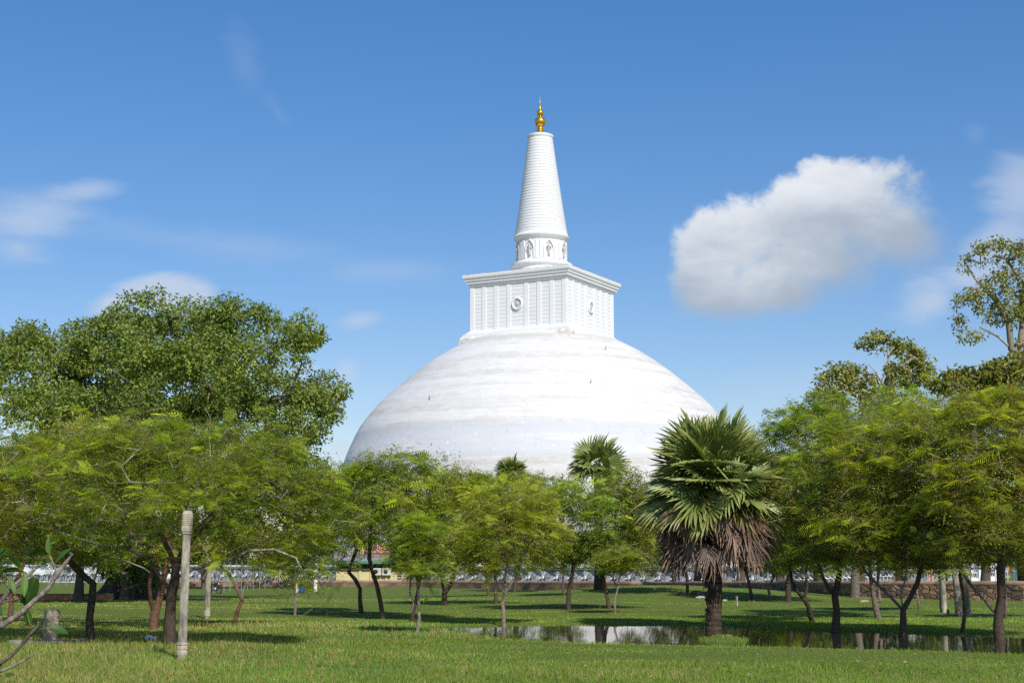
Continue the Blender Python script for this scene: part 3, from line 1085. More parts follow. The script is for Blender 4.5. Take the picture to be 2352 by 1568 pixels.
def feathery_tree(label, base_px, r_px, stems_px, lobes_px, tips, seed, hi=True, fronds=7, small=24, lime=0.5, group='feathery leaved trees on the meadow', dark=BARK_DARK, flowers=0, warm=0.0, frond_len=0.36, name='shade_tree', cat='tree', depth=0.9, green=0.26, droop_low=True):
    rng = np.random.default_rng(seed)
    tint = rng.uniform(0.86, 1.14) * np.array([rng.uniform(0.90, 1.12), 1.0, rng.uniform(0.8, 1.3)])
    b = ground(*base_px)
    Y = b[1]
    root = tag(empty(name, b), label, cat, group)
    stems = []
    for s in stems_px:
        yy = Y
        pts = []
        drift = rng.uniform(-0.22, 0.22)
        for qi, (u, v) in enumerate(s):
            if len(stems) == 0 and qi == 0:
                pts.append(b + [0, 0, -0.05])
                continue
            pts.append(at(u, v, yy))
            if len(stems):
                yy += drift * 0.9
        stems.append(pts)
    tips = int(tips * (1.45 if hi else 1.6))
    if group in (CG, RG):
        tips = int(tips * 1.35)
        lobes_px = [(a_, b_, c_ * 1.16, d_ * 1.04) for a_, b_, c_, d_ in lobes_px]
    low = max(lobes_px, key=lambda q: q[1] + q[3])
    if droop_low and len(lobes_px) > 2 and low[1] + low[3] < 1300:
        mu = sum(q[0] for q in lobes_px) / len(lobes_px)
        wu = max(q[2] for q in lobes_px)
        lobes_px = list(lobes_px) + [(mu - wu * 0.45, 1277 + rng.uniform(-12, 10), wu * 0.5, 28), (mu + wu * 0.5, 1276 + rng.uniform(-12, 12), wu * 0.5, 30)]
    sh = 0.13 * F / Y
    lobes = lobes_world([(u_, v_ + 0.2 * sh + 0.16 * b_, max(a_ - sh, a_ * 0.55) * 1.12, max(b_ - sh, b_ * 0.5) * 1.24) for (u_, v_, a_, b_) in lobes_px], Y, rng, depth)
    T, pick = sample_lobes(rng, lobes, tips)
    far_ = rng.uniform(size=len(T)) < 0.07                  # shoots that stick out of the crown
    cc_ = np.mean([l[0] for l in lobes], axis=0)
    T = np.where(far_[:, None], T + (T - cc_) / (np.linalg.norm(T - cc_, axis=1, keepdims=True) + 1e-6) * rng.uniform(0.25, 0.8, (len(T), 1)), T)
    zmin = b[2] + 1.2
    T[:, 2] = np.maximum(T[:, 2], zmin)
    P, par, r, tipid, ns = grow(rng, stems, T, r_px * 0.80 * Y / F, 0.0065 * (1 if hi else 1.4), 0.45 if hi else 0.7, 0.13)
    wb = MB()
    wood(wb, P, par, r, rng, dark=dark)
    wb.build('trunk', M_BARK, root, smooth=True)
    # leaves ride on the tips and on the thin twigs behind them
    tipP = P[tipid]
    tipP = tipP[rng.uniform(size=len(tipP)) > 0.09]          # some twigs stay bare
    cen = np.mean([l[0] for l in lobes], axis=0)
    lb = MB()
    px = Y / F * 2352 / 1024
    FT = FT_HI if hi else FT_LO
    # hanging sprays of young bright fronds, several from one twig end
    up_ = (tipP[:, 2] - cen[2]) / (np.ptp(tipP[:, 2]) + 0.1)
    has = np.nonzero(rng.uniform(size=len(tipP)) < lime * (0.95 + 0.40 * up_))[0]
    per = 6 if hi else 5
    N = len(has) * per
    base = np.repeat(tipP[has], per, 0)
    out = base - cen
    out[:, 2] *= 0.4
    out /= np.linalg.norm(out, axis=1, keepdims=True) + 1e-9
    X = out * 0.45 + rng.normal(size=(N, 3)) * np.array([0.75, 0.75, 0.30])
    X[:, 2] = np.abs(X[:, 2]) * 0.5
    shade = np.repeat(rng.uniform(0.75, 1.2, len(has)), per)[:, None] * rng.uniform(0.85, 1.15, (N, 1))
    gl = np.repeat(rng.uniform(0, 1, len(has)) ** 2, per)[:, None] * 0.75
    c = (LIME * (1 - gl) + GREEN * gl) * shade * tint
    order = rng.permutation(N)
    sc_ = frond_len * np.repeat(rng.uniform(0.65, 1.2, len(has)), per) * rng.uniform(0.7, 1.25, N)
    for h_, tpl in zip((order[:N // 2], order[N // 2:]), FT):
        place(lb, tpl, base[h_] + rng.normal(size=(len(h_), 3)) * 0.05, X[h_], sc_[h_], c[h_], rng)
    # older dull fronds among the twigs
    N = len(tipP) * max(2, fronds // 2)
    base = np.repeat(tipP, max(2, fronds // 2), 0)
    pos = base + rng.normal(size=(N, 3)) * np.array([0.28, 0.28, 0.18])
    X = rng.normal(size=(N, 3)) * np.array([0.8, 0.8, 0.4])
    c = tint * np.where((rng.uniform(size=N) < green)[:, None], GREEN, OLIVE) * rng.uniform(0.6, 1.15, (N, 1)) * (1 + warm * np.array([0.25, 0.0, -0.2]))
    order = rng.permutation(N)
    for h_, tpl in zip((order[:N // 2], order[N // 2:]), FT):
        place(lb, tpl, pos[h_], X[h_], (frond_len * 0.72 * rng.uniform(0.6, 1.2, N))[h_], c[h_], rng)
    # small mature leaflets in loose puffs
    small = int(small * (3.0 if hi else 2.0))
    M = len(tipP) * small
    twig = np.nonzero((r < 0.02) & (np.arange(len(r)) >= ns))[0]
    src = np.concatenate([np.repeat(tipP, small // 2, 0), P[rng.choice(twig, M - len(tipP) * (small // 2))] if len(twig) else np.repeat(tipP, small - small // 2, 0)])
    pos = src + rng.normal(size=(len(src), 3)) * np.array([0.25, 0.25, 0.15])
    X = rng.normal(size=(len(src), 3)) * np.array([1, 1, 0.5])
    c = OLIVE * rng.uniform(0.55, 1.35, (len(src), 1)) * (1 + warm * np.array([0.2, 0.0, -0.2]))
    c = tint * np.where((rng.uniform(size=len(src)) < green * 0.8)[:, None], GREEN * rng.uniform(0.6, 1.2, (len(src), 1)), c)
    place(lb, LEAF, pos, X, np.maximum(0.06, px * 1.75) * rng.uniform(0.7, 1.35, len(src)), c, rng)
    lb.build('crown', M_LEAF, root)
    if flowers:
        fb = MB()
        top = tipP[np.argsort(-(tipP[:, 2] - 0.5 * (tipP[:, 1] - Y)))][:len(tipP) * 2 // 3]
        pts = top[rng.choice(len(top), flowers)]
        pts = np.repeat(pts, 7, 0) + rng.normal(size=(flowers * 7, 3)) * 0.10 + np.array([0, -0.25, 0.15])
        place(fb, LEAF, pts, rng.normal(size=pts.shape), np.full(len(pts), 0.085), np.tile([0.55, 0.085, 0.06], (len(pts), 1)) * rng.uniform(0.7, 1.2, (len(pts), 1)), rng)
        fb.build('blossom', M_LEAF, root)
    return root


def broadleaf_tree(label, base_px, r_px, stems_px, lobes_px, tips, seed, leaves=60, size=0.2, c1=DKGREEN, c2=OLIVE, group='broad leaved trees behind the meadow', Yover=None, puff=0.55, bark=(np.array([0.10, 0.08, 0.06]), np.array([0.36, 0.31, 0.26])), name='fig_tree', rs=(0.03, 0.3), shell=0.35, buttress=False, flat=0.75, depth=0.75, fore=0.0):
    rng = np.random.default_rng(seed)
    b = ground(*base_px) if Yover is None else np.array([at(base_px[0], base_px[1], Yover)[0], Yover, float(height(at(base_px[0], 1285, Yover)[0], Yover))])
    Y = b[1]
    root = tag(empty(name, b), label, 'tree', group)
    stems = []
    for s in stems_px:
        yy = Y
        pts = []
        drift = rng.uniform(-0.8, 0.8)
        for qi, (u, v) in enumerate(s):
            if len(stems) == 0 and qi == 0:
                pts.append(b + [0, 0, -0.05])
                continue
            pts.append(at(u, v, yy))
            if len(stems):
                yy += drift
        stems.append(pts)
    lobes = lobes_world(lobes_px, Y, rng, depth, fore)
    T, pick = sample_lobes(rng, lobes, tips, shell)
    P, par, r, tipid, ns = grow(rng, stems, T, r_px * Y / F, 0.022, 0.9, 0.14, 0.05)
    wb = MB()
    wood(wb, P, par, r, rng, flare=0.5 if not buttress else 0.9, flare_h=1.0 if not buttress else 1.6, dark=bark[0], grey=bark[1], rs=rs)
    if buttress:
        for q in range(9):
            a = q * 0.7 + rng.uniform(-0.2, 0.2)
            R0 = r_px * Y / F
            d = np.array([math.cos(a), math.sin(a), 0])
            wb.tube([b + d * R0 * 0.6 + [0, 0, 2.6], b + d * R0 * 1.0 + [0, 0, 1.2], b + d * R0 * 1.7 + [0, 0, 0.35], b + d * R0 * 2.5 + [0, 0, -0.2]], np.array([0.3, 0.42, 0.36, 0.16]) * R0 * 0.8, 8, bark[0] * 1.4)
    wb.build('trunk', M_BARK, root, smooth=True)
    tipP = P[tipid]
    cen = np.array([lobes[k][0] for k in pick])
    N = len(tipP) * leaves
    base = np.repeat(tipP, leaves, 0)
    pf = np.repeat(rng.uniform(0.65, 1.3, len(tipP)), leaves) * puff
    d = rng.normal(size=(N, 3))
    d /= np.linalg.norm(d, axis=1, keepdims=True)
    pos = base + d * (pf * rng.uniform(0.35, 1, N) ** 0.6)[:, None] * np.array([1, 1, flat])
    X = d * 0.7 + rng.normal(size=(N, 3)) * 0.6
    X[:, 2] -= 0.35
    mixv = np.clip(np.repeat(rng.uniform(0, 1, len(tipP)), leaves) * 0.6 + rng.uniform(0, 0.4, N), 0, 1)[:, None]
    c = (c1 * (1 - mixv) + c2 * mixv) * rng.uniform(0.7, 1.35, (N, 1))
    lb = MB()
    place(lb, LEAF, pos, X, size * rng.uniform(0.7, 1.3, N), c, rng, 0.8)
    lb.build('crown', M_GLOSS, root)
    return root


REDB = np.array([0.115, 0.062, 0.042])
PALEB = np.array([0.20, 0.155, 0.125])

# --- left group
feathery_tree('broad spreading tree with forked trunk beside the tall carved column', (391, 1484), 14.5,
              [[(391, 1484), (388, 1440), (391, 1390), (393, 1362)],
               [(393, 1362), (402, 1325), (404, 1300), (388, 1265), (362, 1215), (345, 1150)],
               [(391, 1372), (366, 1320), (338, 1285), (290, 1256), (230, 1249), (160, 1228), (90, 1210)],
               [(403, 1318), (445, 1306), (493, 1293), (530, 1285), (575, 1264), (630, 1262), (680, 1280)],
               [(404, 1300), (440, 1240), (470, 1200), (505, 1162), (560, 1130), (620, 1110)]],
              [(430, 1080, 250, 125), (600, 1140, 170, 130), (250, 1100, 220, 120), (560, 1040, 140, 85), (690, 1190, 95, 130), (430, 1150, 260, 60), (660, 1280, 80, 50), (330, 1000, 140, 60), (700, 1110, 70, 90)],
              560, 11, lime=0.62, fronds=7, small=22, group=None, droop_low=False)
feathery_tree('crooked dark tree with a sawn left limb above the stone kerb', (208, 1468), 10,
              [[(208, 1468), (206, 1420), (211, 1375), (213, 1340)],
               [(213, 1342), (195, 1325), (172, 1302), (160, 1288), (140, 1230), (120, 1180)],
               [(200, 1332), (180, 1333), (140, 1333)],
               [(213, 1342), (228, 1290), (215, 1240), (190, 1190)]],
              [(110, 1110, 170, 110), (20, 1140, 140, 130), (200, 1060, 150, 85), (60, 1040, 120, 70), (150, 1210, 150, 50), (-60, 1090, 120, 110)],
              400, 12, lime=0.60, fronds=7, small=22, group=None)
feathery_tree('dark leaning tree forking just behind the spreading one', (353, 1446), 11,
              [[(353, 1446), (356, 1410), (368, 1370), (372, 1340)], [(356, 1415), (346, 1380), (342, 1345), (347, 1318), (330, 1305)],
               [(372, 1340), (382, 1300), (392, 1260), (380, 1200)]],
              [(350, 1050, 220, 90), (420, 1150, 180, 110), (240, 1010, 150, 70), (230, 1170, 150, 100)], 260, 13, lime=0.5, dark=REDB, hi=False, fronds=8, small=22, group=None)
feathery_tree('slender reddish tree at the left edge', (21, 1432), 6,
              [[(21, 1432), (26, 1390), (24, 1355), (10, 1325)], [(24, 1355), (45, 1320), (60, 1280)]],
              [(40, 1200, 110, 90), (-40, 1180, 110, 120), (140, 1190, 90, 70)], 150, 14, hi=False, dark=REDB, lime=0.4, group=None)
feathery_tree('thin zigzag tree right of the second carved column', (537, 1436), 5,
              [[(537, 1436), (545, 1400), (556, 1378), (541, 1345), (526, 1318), (505, 1295), (495, 1250)], [(556, 1378), (558, 1350), (575, 1333), (590, 1310)]],
              [(520, 1225, 80, 55), (600, 1240, 70, 55)], 90, 15, hi=False, dark=REDB, lime=0.5, group=None)
feathery_tree('small thin forked tree in front of the two white posts', (677, 1412), 3.4,
              [[(677, 1412), (679, 1385), (676, 1350), (672, 1310)], [(679, 1385), (690, 1350), (703, 1325), (700, 1280)]],
              [(690, 1265, 70, 50), (730, 1210, 60, 60)], 80, 16, hi=False, dark=PALEB, lime=0.45, group=None)

# --- centre group
CG = 'slender feathery trees in the middle of the meadow'
feathery_tree('slender tree bowing left in front of the yellow shed', (830, 1407), 5.3,
              [[(830, 1407), (828, 1375), (826, 1350), (815, 1330), (802, 1316), (806, 1295), (818, 1260), (810, 1200)]],
              [(790, 1200, 75, 75), (820, 1130, 80, 60), (770, 1130, 50, 70), (795, 1235, 55, 30)], 140, 21, droop_low=False, hi=False, fronds=8, lime=0.6, group=CG)
feathery_tree('tall leaning tree crossing the right half of the yellow shed', (880, 1421), 5.8,
              [[(880, 1421), (875, 1385), (865, 1345), (854, 1310), (848, 1280), (850, 1240), (853, 1180), (860, 1130)]],
              [(880, 1120, 110, 60), (830, 1080, 50, 32), (915, 1065, 85, 32), (890, 1180, 95, 55), (960, 1110, 70, 50)], 190, 22, droop_low=False, hi=False, fronds=8, lime=0.5, group=CG)
feathery_tree('twin stemmed tree between the shed and the pale slim tree', (945, 1423), 5,
              [[(945, 1423), (949, 1385), (942, 1362), (943, 1325), (950, 1270)], [(946, 1410), (957, 1372), (966, 1330), (985, 1270), (1000, 1200)]],
              [(1000, 1160, 100, 75), (950, 1190, 80, 60), (1050, 1130, 70, 60), (1000, 1230, 90, 40)], 170, 23, droop_low=False, hi=False, fronds=8, lime=0.55, group=CG)
feathery_tree('pale slim leafy tree standing nearest at the left end of the pond', (957, 1453), 4.2,
              [[(957, 1453), (962, 1420), (961, 1370), (960, 1330), (966, 1290), (958, 1250), (960, 1200)]],
              [(955, 1270, 55, 40), (990, 1305, 45, 26), (938, 1285, 30, 22), (960, 1215, 55, 40)], 95, 24, hi=True, fronds=7, small=16, lime=0.55, dark=PALEB, group=CG)
feathery_tree('stout twin trunked tree left of the dark log', (1021, 1388), 7,
              [[(1021, 1388), (1022, 1362), (1017, 1340), (1010, 1300)], [(1022, 1365), (1036, 1338), (1050, 1290)]],
              [(1040, 1210, 80, 65), (1000, 1260, 60, 40), (1080, 1150, 70, 60), (1060, 1270, 60, 32)], 150, 25, hi=False, fronds=8, lime=0.55, group=CG)
feathery_tree('short brown tree right of the dark log', (1122, 1368), 4,
              [[(1122, 1368), (1120, 1340), (1114, 1305), (1110, 1260)]], [(1105, 1170, 70, 65), (1090, 1110, 50, 35), (1120, 1230, 60, 45)], 110, 26, hi=False, fronds=8, lime=0.5, dark=REDB, group=CG)
feathery_tree('straight dark tree close behind the pinkish trunk', (1138, 1386), 4,
              [[(1138, 1386), (1139, 1340), (1137, 1300), (1142, 1240)]], [(1150, 1150, 80, 60), (1190, 1110, 60, 35), (1140, 1210, 70, 50)], 120, 27, hi=False, fronds=8, lime=0.45, group=CG)
feathery_tree('pinkish trunked tree forking low at the far bank of the pond', (1157, 1438), 5.2,
              [[(1157, 1438), (1157, 1400), (1153, 1386), (1160, 1362)], [(1160, 1362), (1146, 1345), (1140, 1330), (1134, 1300), (1120, 1260)],
               [(1160, 1362), (1161, 1330), (1166, 1285), (1160, 1230)], [(1160, 1362), (1176, 1338), (1186, 1300), (1202, 1272), (1225, 1240)]],
              [(1160, 1210, 110, 65), (1100, 1240, 65, 45), (1220, 1220, 70, 55), (1170, 1150, 90, 45), (1120, 1290, 50, 25)], 220, 28, hi=True, fronds=6, small=18, lime=0.6, dark=PALEB, group=CG)
feathery_tree('small slanting tree by the low wall, next left of the tiny sapling', (1181, 1359), 4,
              [[(1181, 1359), (1187, 1320), (1195, 1295), (1210, 1240)]], [(1235, 1170, 80, 60), (1260, 1120, 60, 30), (1220, 1220, 60, 45), (1245, 1270, 60, 28)], 170, 29, hi=False, fronds=8, lime=0.4, group=CG)
feathery_tree('tiny sapling behind the straight black trunk', (1294, 1368), 2.5,
              [[(1294, 1368), (1293, 1330), (1296, 1290)]], [(1292, 1260, 45, 40)], 45, 30, hi=False, fronds=8, lime=0.5, group=CG)
feathery_tree('straight black trunked tree alone on the sunny bank', (1305, 1400), 5.8,
              [[(1305, 1400), (1308, 1360), (1313, 1320), (1318, 1302)], [(1318, 1302), (1308, 1262), (1290, 1222), (1285, 1180)], [(1318, 1302), (1332, 1262), (1350, 1220)]],
              [(1310, 1190, 105, 70), (1290, 1250, 80, 35), (1360, 1150, 70, 50), (1280, 1130, 50, 30), (1350, 1240, 70, 40)], 190, 31, hi=False, fronds=8, lime=0.5, group=CG)
feathery_tree('dark tree propped by a fallen pole on the sunny bank', (1399, 1397), 5,
              [[(1399, 1397), (1395, 1370), (1388, 1345), (1385, 1318), (1395, 1270), (1400, 1220)], [(1390, 1358), (1386, 1376), (1377, 1396)]],
              [(1410, 1180, 80, 75), (1450, 1240, 70, 60), (1430, 1110, 50, 50), (1400, 1260, 60, 35), (1470, 1160, 50, 50), (1455, 1285, 45, 24)], 260, 32, hi=False, fronds=8, lime=0.3, group=CG)
feathery_tree('pale spindly forked tree beside the propped one', (1413, 1409), 2.8,
              [[(1413, 1409), (1412, 1375), (1418, 1352), (1409, 1330), (1412, 1300)], [(1418, 1352), (1422, 1332), (1430, 1300)]],
              [(1425, 1280, 40, 30), (1400, 1290, 30, 22)], 45, 33, hi=False, fronds=7, lime=0.5, dark=PALEB, group=CG)
feathery_tree('dark tree hidden behind the skirt of the big palm', (1579, 1362), 3.6,
              [[(1579, 1362), (1578, 1330), (1570, 1300), (1550, 1260)]], [(1540, 1220, 75, 60), (1490, 1270, 60, 40), (1500, 1180, 60, 70), (1465, 1220, 50, 50)], 240, 34, hi=False, fronds=8, lime=0.25, group=CG)

# --- right group
RG = 'feathery trees with red blossom at the right of the pond'
feathery_tree('thin dark tree between the wall and the big palm', (1728, 1377), 4, [[(1728, 1377), (1720, 1335), (1712, 1305), (1720, 1260)]], [(1740, 1230, 70, 60), (1780, 1290, 50, 25)], 90, 41, hi=False, fronds=8, lime=0.45, group=RG)
feathery_tree('crooked little tree with white flecked bark near the wall', (1769, 1374), 3.4, [[(1769, 1374), (1765, 1350), (1778, 1325), (1790, 1290)]], [(1790, 1240, 70, 50), (1760, 1190, 60, 50)], 80, 42, hi=False, fronds=8, lime=0.45, dark=PALEB, group=RG)
feathery_tree('dark tree whose tall dull crown rises behind the big palm', (1811, 1382), 6.5, [[(1811, 1382), (1810, 1340), (1816, 1300), (1820, 1200), (1830, 1100)]],
              [(1840, 1010, 90, 85), (1790, 1010, 45, 50), (1880, 960, 80, 65), (1820, 1130, 90, 90), (1910, 1060, 80, 90)], 280, 43, hi=False, fronds=9, lime=0.18, green=0.25, group=RG, frond_len=0.6)
feathery_tree('leaning tree with a long pale limb reaching to the palm skirt', (1866, 1429), 6,
              [[(1866, 1429), (1858, 1395), (1849, 1375)], [(1849, 1375), (1853, 1345), (1850, 1318), (1860, 1270)], [(1849, 1375), (1830, 1358), (1818, 1332), (1814, 1300), (1810, 1250)], [(1851, 1355), (1840, 1322), (1810, 1305), (1782, 1292)]],
              [(1850, 1210, 90, 70), (1800, 1250, 55, 50), (1880, 1280, 60, 28), (1850, 1130, 90, 60), (1800, 1170, 55, 60)], 210, 44, hi=True, fronds=6, small=20, lime=0.42, flowers=10, group=RG)
feathery_tree('thick straight trunk standing in the shallow water', (1919, 1453), 9.5,
              [[(1919, 1453), (1920, 1400), (1918, 1368)], [(1918, 1368), (1925, 1330), (1930, 1285), (1950, 1200)], [(1918, 1370), (1903, 1350), (1886, 1318), (1876, 1285), (1870, 1220)]],
              [(1930, 1110, 130, 100), (1990, 1000, 110, 85), (1890, 1190, 90, 80), (1960, 1220, 110, 60), (2010, 1120, 110, 100), (1900, 1040, 70, 70)], 380, 45, hi=True, fronds=6, small=24, lime=0.42, flowers=24, group=RG)
feathery_tree('clump of leaning grey stems behind the V shaped tree', (2018, 1420), 7,
              [[(2018, 1420), (2008, 1380), (2003, 1325), (1995, 1285), (1990, 1220)], [(2012, 1400), (2022, 1380), (2016, 1340), (2020, 1290), (2040, 1220)]],
              [(2000, 1150, 110, 90), (2050, 1060, 110, 90), (2090, 960, 100, 70), (1980, 1230, 90, 45)], 240, 46, hi=False, fronds=8, lime=0.35, group=RG, dark=PALEB * 0.7)
feathery_tree('V shaped tree forking low beside the flag reflections', (2073, 1465), 8,
              [[(2073, 1465), (2075, 1430), (2074, 1400)], [(2074, 1400), (2050, 1375), (2020, 1345), (1988, 1316), (1970, 1285), (1960, 1230)],
               [(2074, 1400), (2091, 1372), (2106, 1342), (2116, 1304), (2108, 1270), (2120, 1200)], [(2078, 1395), (2070, 1365), (2079, 1330), (2086, 1290), (2080, 1230)]],
              [(2080, 1140, 150, 110), (2160, 1040, 120, 100), (2060, 1030, 120, 85), (2180, 1180, 110, 90), (2010, 1200, 110, 65), (2120, 960, 90, 60), (2130, 1250, 90, 35)], 480, 47, hi=True, fronds=6, small=26, lime=0.42, flowers=40, group=RG)
feathery_tree('thin straight sapling left of the square stone post', (2111, 1400), 2.5, [[(2111, 1400), (2107, 1355), (2112, 1300)]], [(2112, 1280, 45, 32)], 40, 48, hi=False, fronds=8, lime=0.4, group=RG, dark=REDB)
feathery_tree('thin black wavy trunk before the leaning stone post', (2210, 1452), 4.6, [[(2210, 1452), (2217, 1410), (2213, 1368), (2205, 1320), (2215, 1260)]],
              [(2220, 1190, 100, 70), (2260, 1110, 90, 80), (2180, 1230, 70, 40)], 190, 49, hi=False, fronds=8, lime=0.42, group=RG)
feathery_tree('biggest red flowering tree with a thick left limb at the right edge', (2298, 1477), 12.5,
              [[(2298, 1477), (2294, 1435), (2295, 1408)], [(2295, 1408), (2302, 1370), (2299, 1310), (2304, 1270), (2320, 1200)], [(2294, 1414), (2280, 1400), (2255, 1370), (2231, 1344), (2208, 1305), (2190, 1270), (2170, 1220)]],
              [(2290, 1110, 150, 110), (2330, 990, 120, 90), (2230, 1010, 110, 90), (2380, 1130, 130, 140), (2210, 1190, 100, 75), (2420, 1010, 100, 90), (2300, 1220, 110, 55), (2260, 940, 90, 50), (2350, 930, 80, 45)], 540, 50, hi=True, fronds=6, small=26, lime=0.42, flowers=60, group=RG)
feathery_tree('small tree behind the biggest red flowering one', (2309, 1420), 3.2, [[(2309, 1420), (2311, 1380), (2306, 1330), (2310, 1280)]], [(2330, 1240, 70, 40), (2390, 1220, 70, 60)], 70, 51, hi=False, fronds=8, lime=0.35, group=RG)

# --- big broad-leaved trees behind
broadleaf_tree('giant dark green fig tree with buttressed trunk behind the left meadow', (304, 1374), 40,
               [[(304, 1374), (306, 1320), (310, 1250), (315, 1150), (330, 1050), (345, 960), (350, 880)],
                [(312, 1200), (260, 1080), (200, 980), (150, 900), (100, 850)],
                [(320, 1110), (400, 1000), (470, 900), (540, 840), (610, 800)],
                [(330, 1050), (430, 960), (540, 930), (640, 920), (700, 940)],
                [(350, 900), (400, 830), (425, 800)], [(345, 950), (305, 870), (294, 820)]],
               [(50, 780, 80, 55), (110, 850, 130, 90), (20, 880, 100, 90), (330, 725, 75, 62), (245, 770, 75, 65), (250, 870, 140, 90), (400, 780, 110, 85), (480, 740, 70, 60), (555, 745, 75, 65), (660, 750, 48, 46), (685, 800, 40, 50),
                (560, 840, 110, 80), (440, 880, 130, 80), (620, 900, 90, 60), (700, 910, 60, 45), (745, 930, 46, 42), (720, 975, 36, 42), (660, 970, 70, 55), (560, 950, 110, 60), (300, 950, 200, 60), (120, 940, 150, 50), (480, 1060, 130, 80), (640, 1060, 90, 80), (150, 1060, 150, 80), (300, 1080, 150, 70), (330, 850, 130, 90), (480, 830, 110, 70), (180, 800, 80, 60), (210, 1250, 120, 50), (420, 1270, 100, 40), (775, 925, 36, 34), (745, 890, 40, 36), (715, 770, 26, 34)],
               1150, 61, leaves=125, size=0.205, puff=0.78, c1=np.array([0.125, 0.205, 0.034]), c2=np.array([0.270, 0.305, 0.050]), buttress=True, group=None, fore=18.0, rs=(0.008, 0.10))
broadleaf_tree('low bright green bush of fig shoots under the spreading tree', (285, 1376), 8, [[(285, 1376), (288, 1350), (290, 1320)]],
               [(290, 1300, 70, 35), (330, 1320, 40, 20), (235, 1290, 40, 30)], 60, 62, leaves=36, size=0.26, puff=0.42, c1=np.array([0.09, 0.17, 0.03]), c2=np.array([0.15, 0.20, 0.04]), group=None, name='fig_bush')
tr = [('dark tree trunk left of the giant fig before the terracotta wall', (180, 1378), 8, [[(180, 1378), (183, 1330), (186, 1280)]], [(130, 1230, 130, 50), (200, 1190, 120, 70), (20, 1225, 120, 55), (-60, 1180, 90, 90), (80, 1150, 120, 60)], 240),
      ('dark bushy tree filling the gap right of the giant fig', (470, 1352), 6, [[(470, 1352), (468, 1310), (460, 1270)]], [(470, 1220, 120, 60), (590, 1210, 120, 70), (700, 1140, 80, 100), (560, 1120, 120, 80), (400, 1240, 90, 50), (690, 1240, 60, 50), (650, 1290, 60, 26)], 330)]
for k_, (lb_, b_, r_, s_, l_, n_) in enumerate(tr):
    broadleaf_tree(lb_, b_, r_, s_, l_, n_, 63 + k_, leaves=44, size=0.34, puff=0.6, c1=np.array([0.030, 0.070, 0.014]), c2=np.array([0.06, 0.10, 0.018]), group=None, name='shade_tree')
OL1, OL2 = np.array([0.180, 0.215, 0.036]), np.array([0.345, 0.325, 0.055])
broadleaf_tree('tall open crowned tree with bare pale limbs at the right edge', (2440, 1395), 14,
               [[(2440, 1395), (2436, 1200), (2420, 1000), (2385, 880), (2350, 838), (2322, 800), (2290, 772), (2250, 750)],
                [(2322, 800), (2318, 740), (2290, 690), (2240, 640), (2215, 600)], [(2340, 826), (2350, 720), (2340, 640), (2310, 590)], [(2420, 1000), (2430, 850), (2400, 740), (2420, 640)]],
               [(2285, 580, 60, 28), (2225, 605, 28, 22), (2250, 690, 72, 30), (2310, 650, 60, 34), (2200, 740, 28, 16), (2225, 770, 36, 18), (2340, 720, 50, 36), (2345, 590, 40, 40), (2420, 660, 80, 90), (2345, 790, 26, 14), (2300, 720, 60, 26)],
               330, 71, leaves=20, size=0.21, puff=0.42, c1=OL1, c2=OL2, Yover=97.0, group='tall olive trees behind the right wall', bark=(np.array([0.16, 0.13, 0.10]), np.array([0.40, 0.34, 0.28])))
broadleaf_tree('grey straight trunk by the wall whose sparse crown tops the right trees', (1963, 1372), 8,
               [[(1963, 1372), (1964, 1320), (1975, 1200), (1990, 1050), (2010, 960), (2035, 895), (2045, 850), (2040, 810)], [(2035, 895), (2015, 860), (1995, 835)], [(2045, 870), (2075, 840), (2100, 820)]],
               [(2020, 785, 48, 22), (2080, 805, 42, 24), (2110, 830, 26, 18), (1980, 868, 40, 28), (1930, 870, 55, 40), (2085, 860, 60, 26), (1905, 920, 50, 40), (2030, 920, 70, 40), (2110, 880, 40, 24)],
               260, 72, leaves=26, size=0.24, puff=0.46, c1=OL1, c2=OL2, group='tall olive trees behind the right wall', bark=(np.array([0.17, 0.14, 0.12]), np.array([0.40, 0.34, 0.28])))
broadleaf_tree('smooth grey brown trunk left of the leaning stone post', (2204, 1414), 6,
               [[(2204, 1414), (2200, 1360), (2192, 1300), (2190, 1200), (2210, 1050), (2230, 950), (2240, 900)], [(2225, 980), (2270, 920), (2310, 890)]],
               [(2225, 880, 62, 32), (2300, 865, 60, 30), (2350, 850, 60, 40), (2180, 880, 32, 24), (2270, 930, 90, 40)], 200, 73, leaves=34, size=0.22, puff=0.40, c1=OL1 * 0.8, c2=OL2 * 0.75, group='tall olive trees behind the right wall', bark=(np.array([0.13, 0.09, 0.08]), np.array([0.34, 0.3, 0.26])))

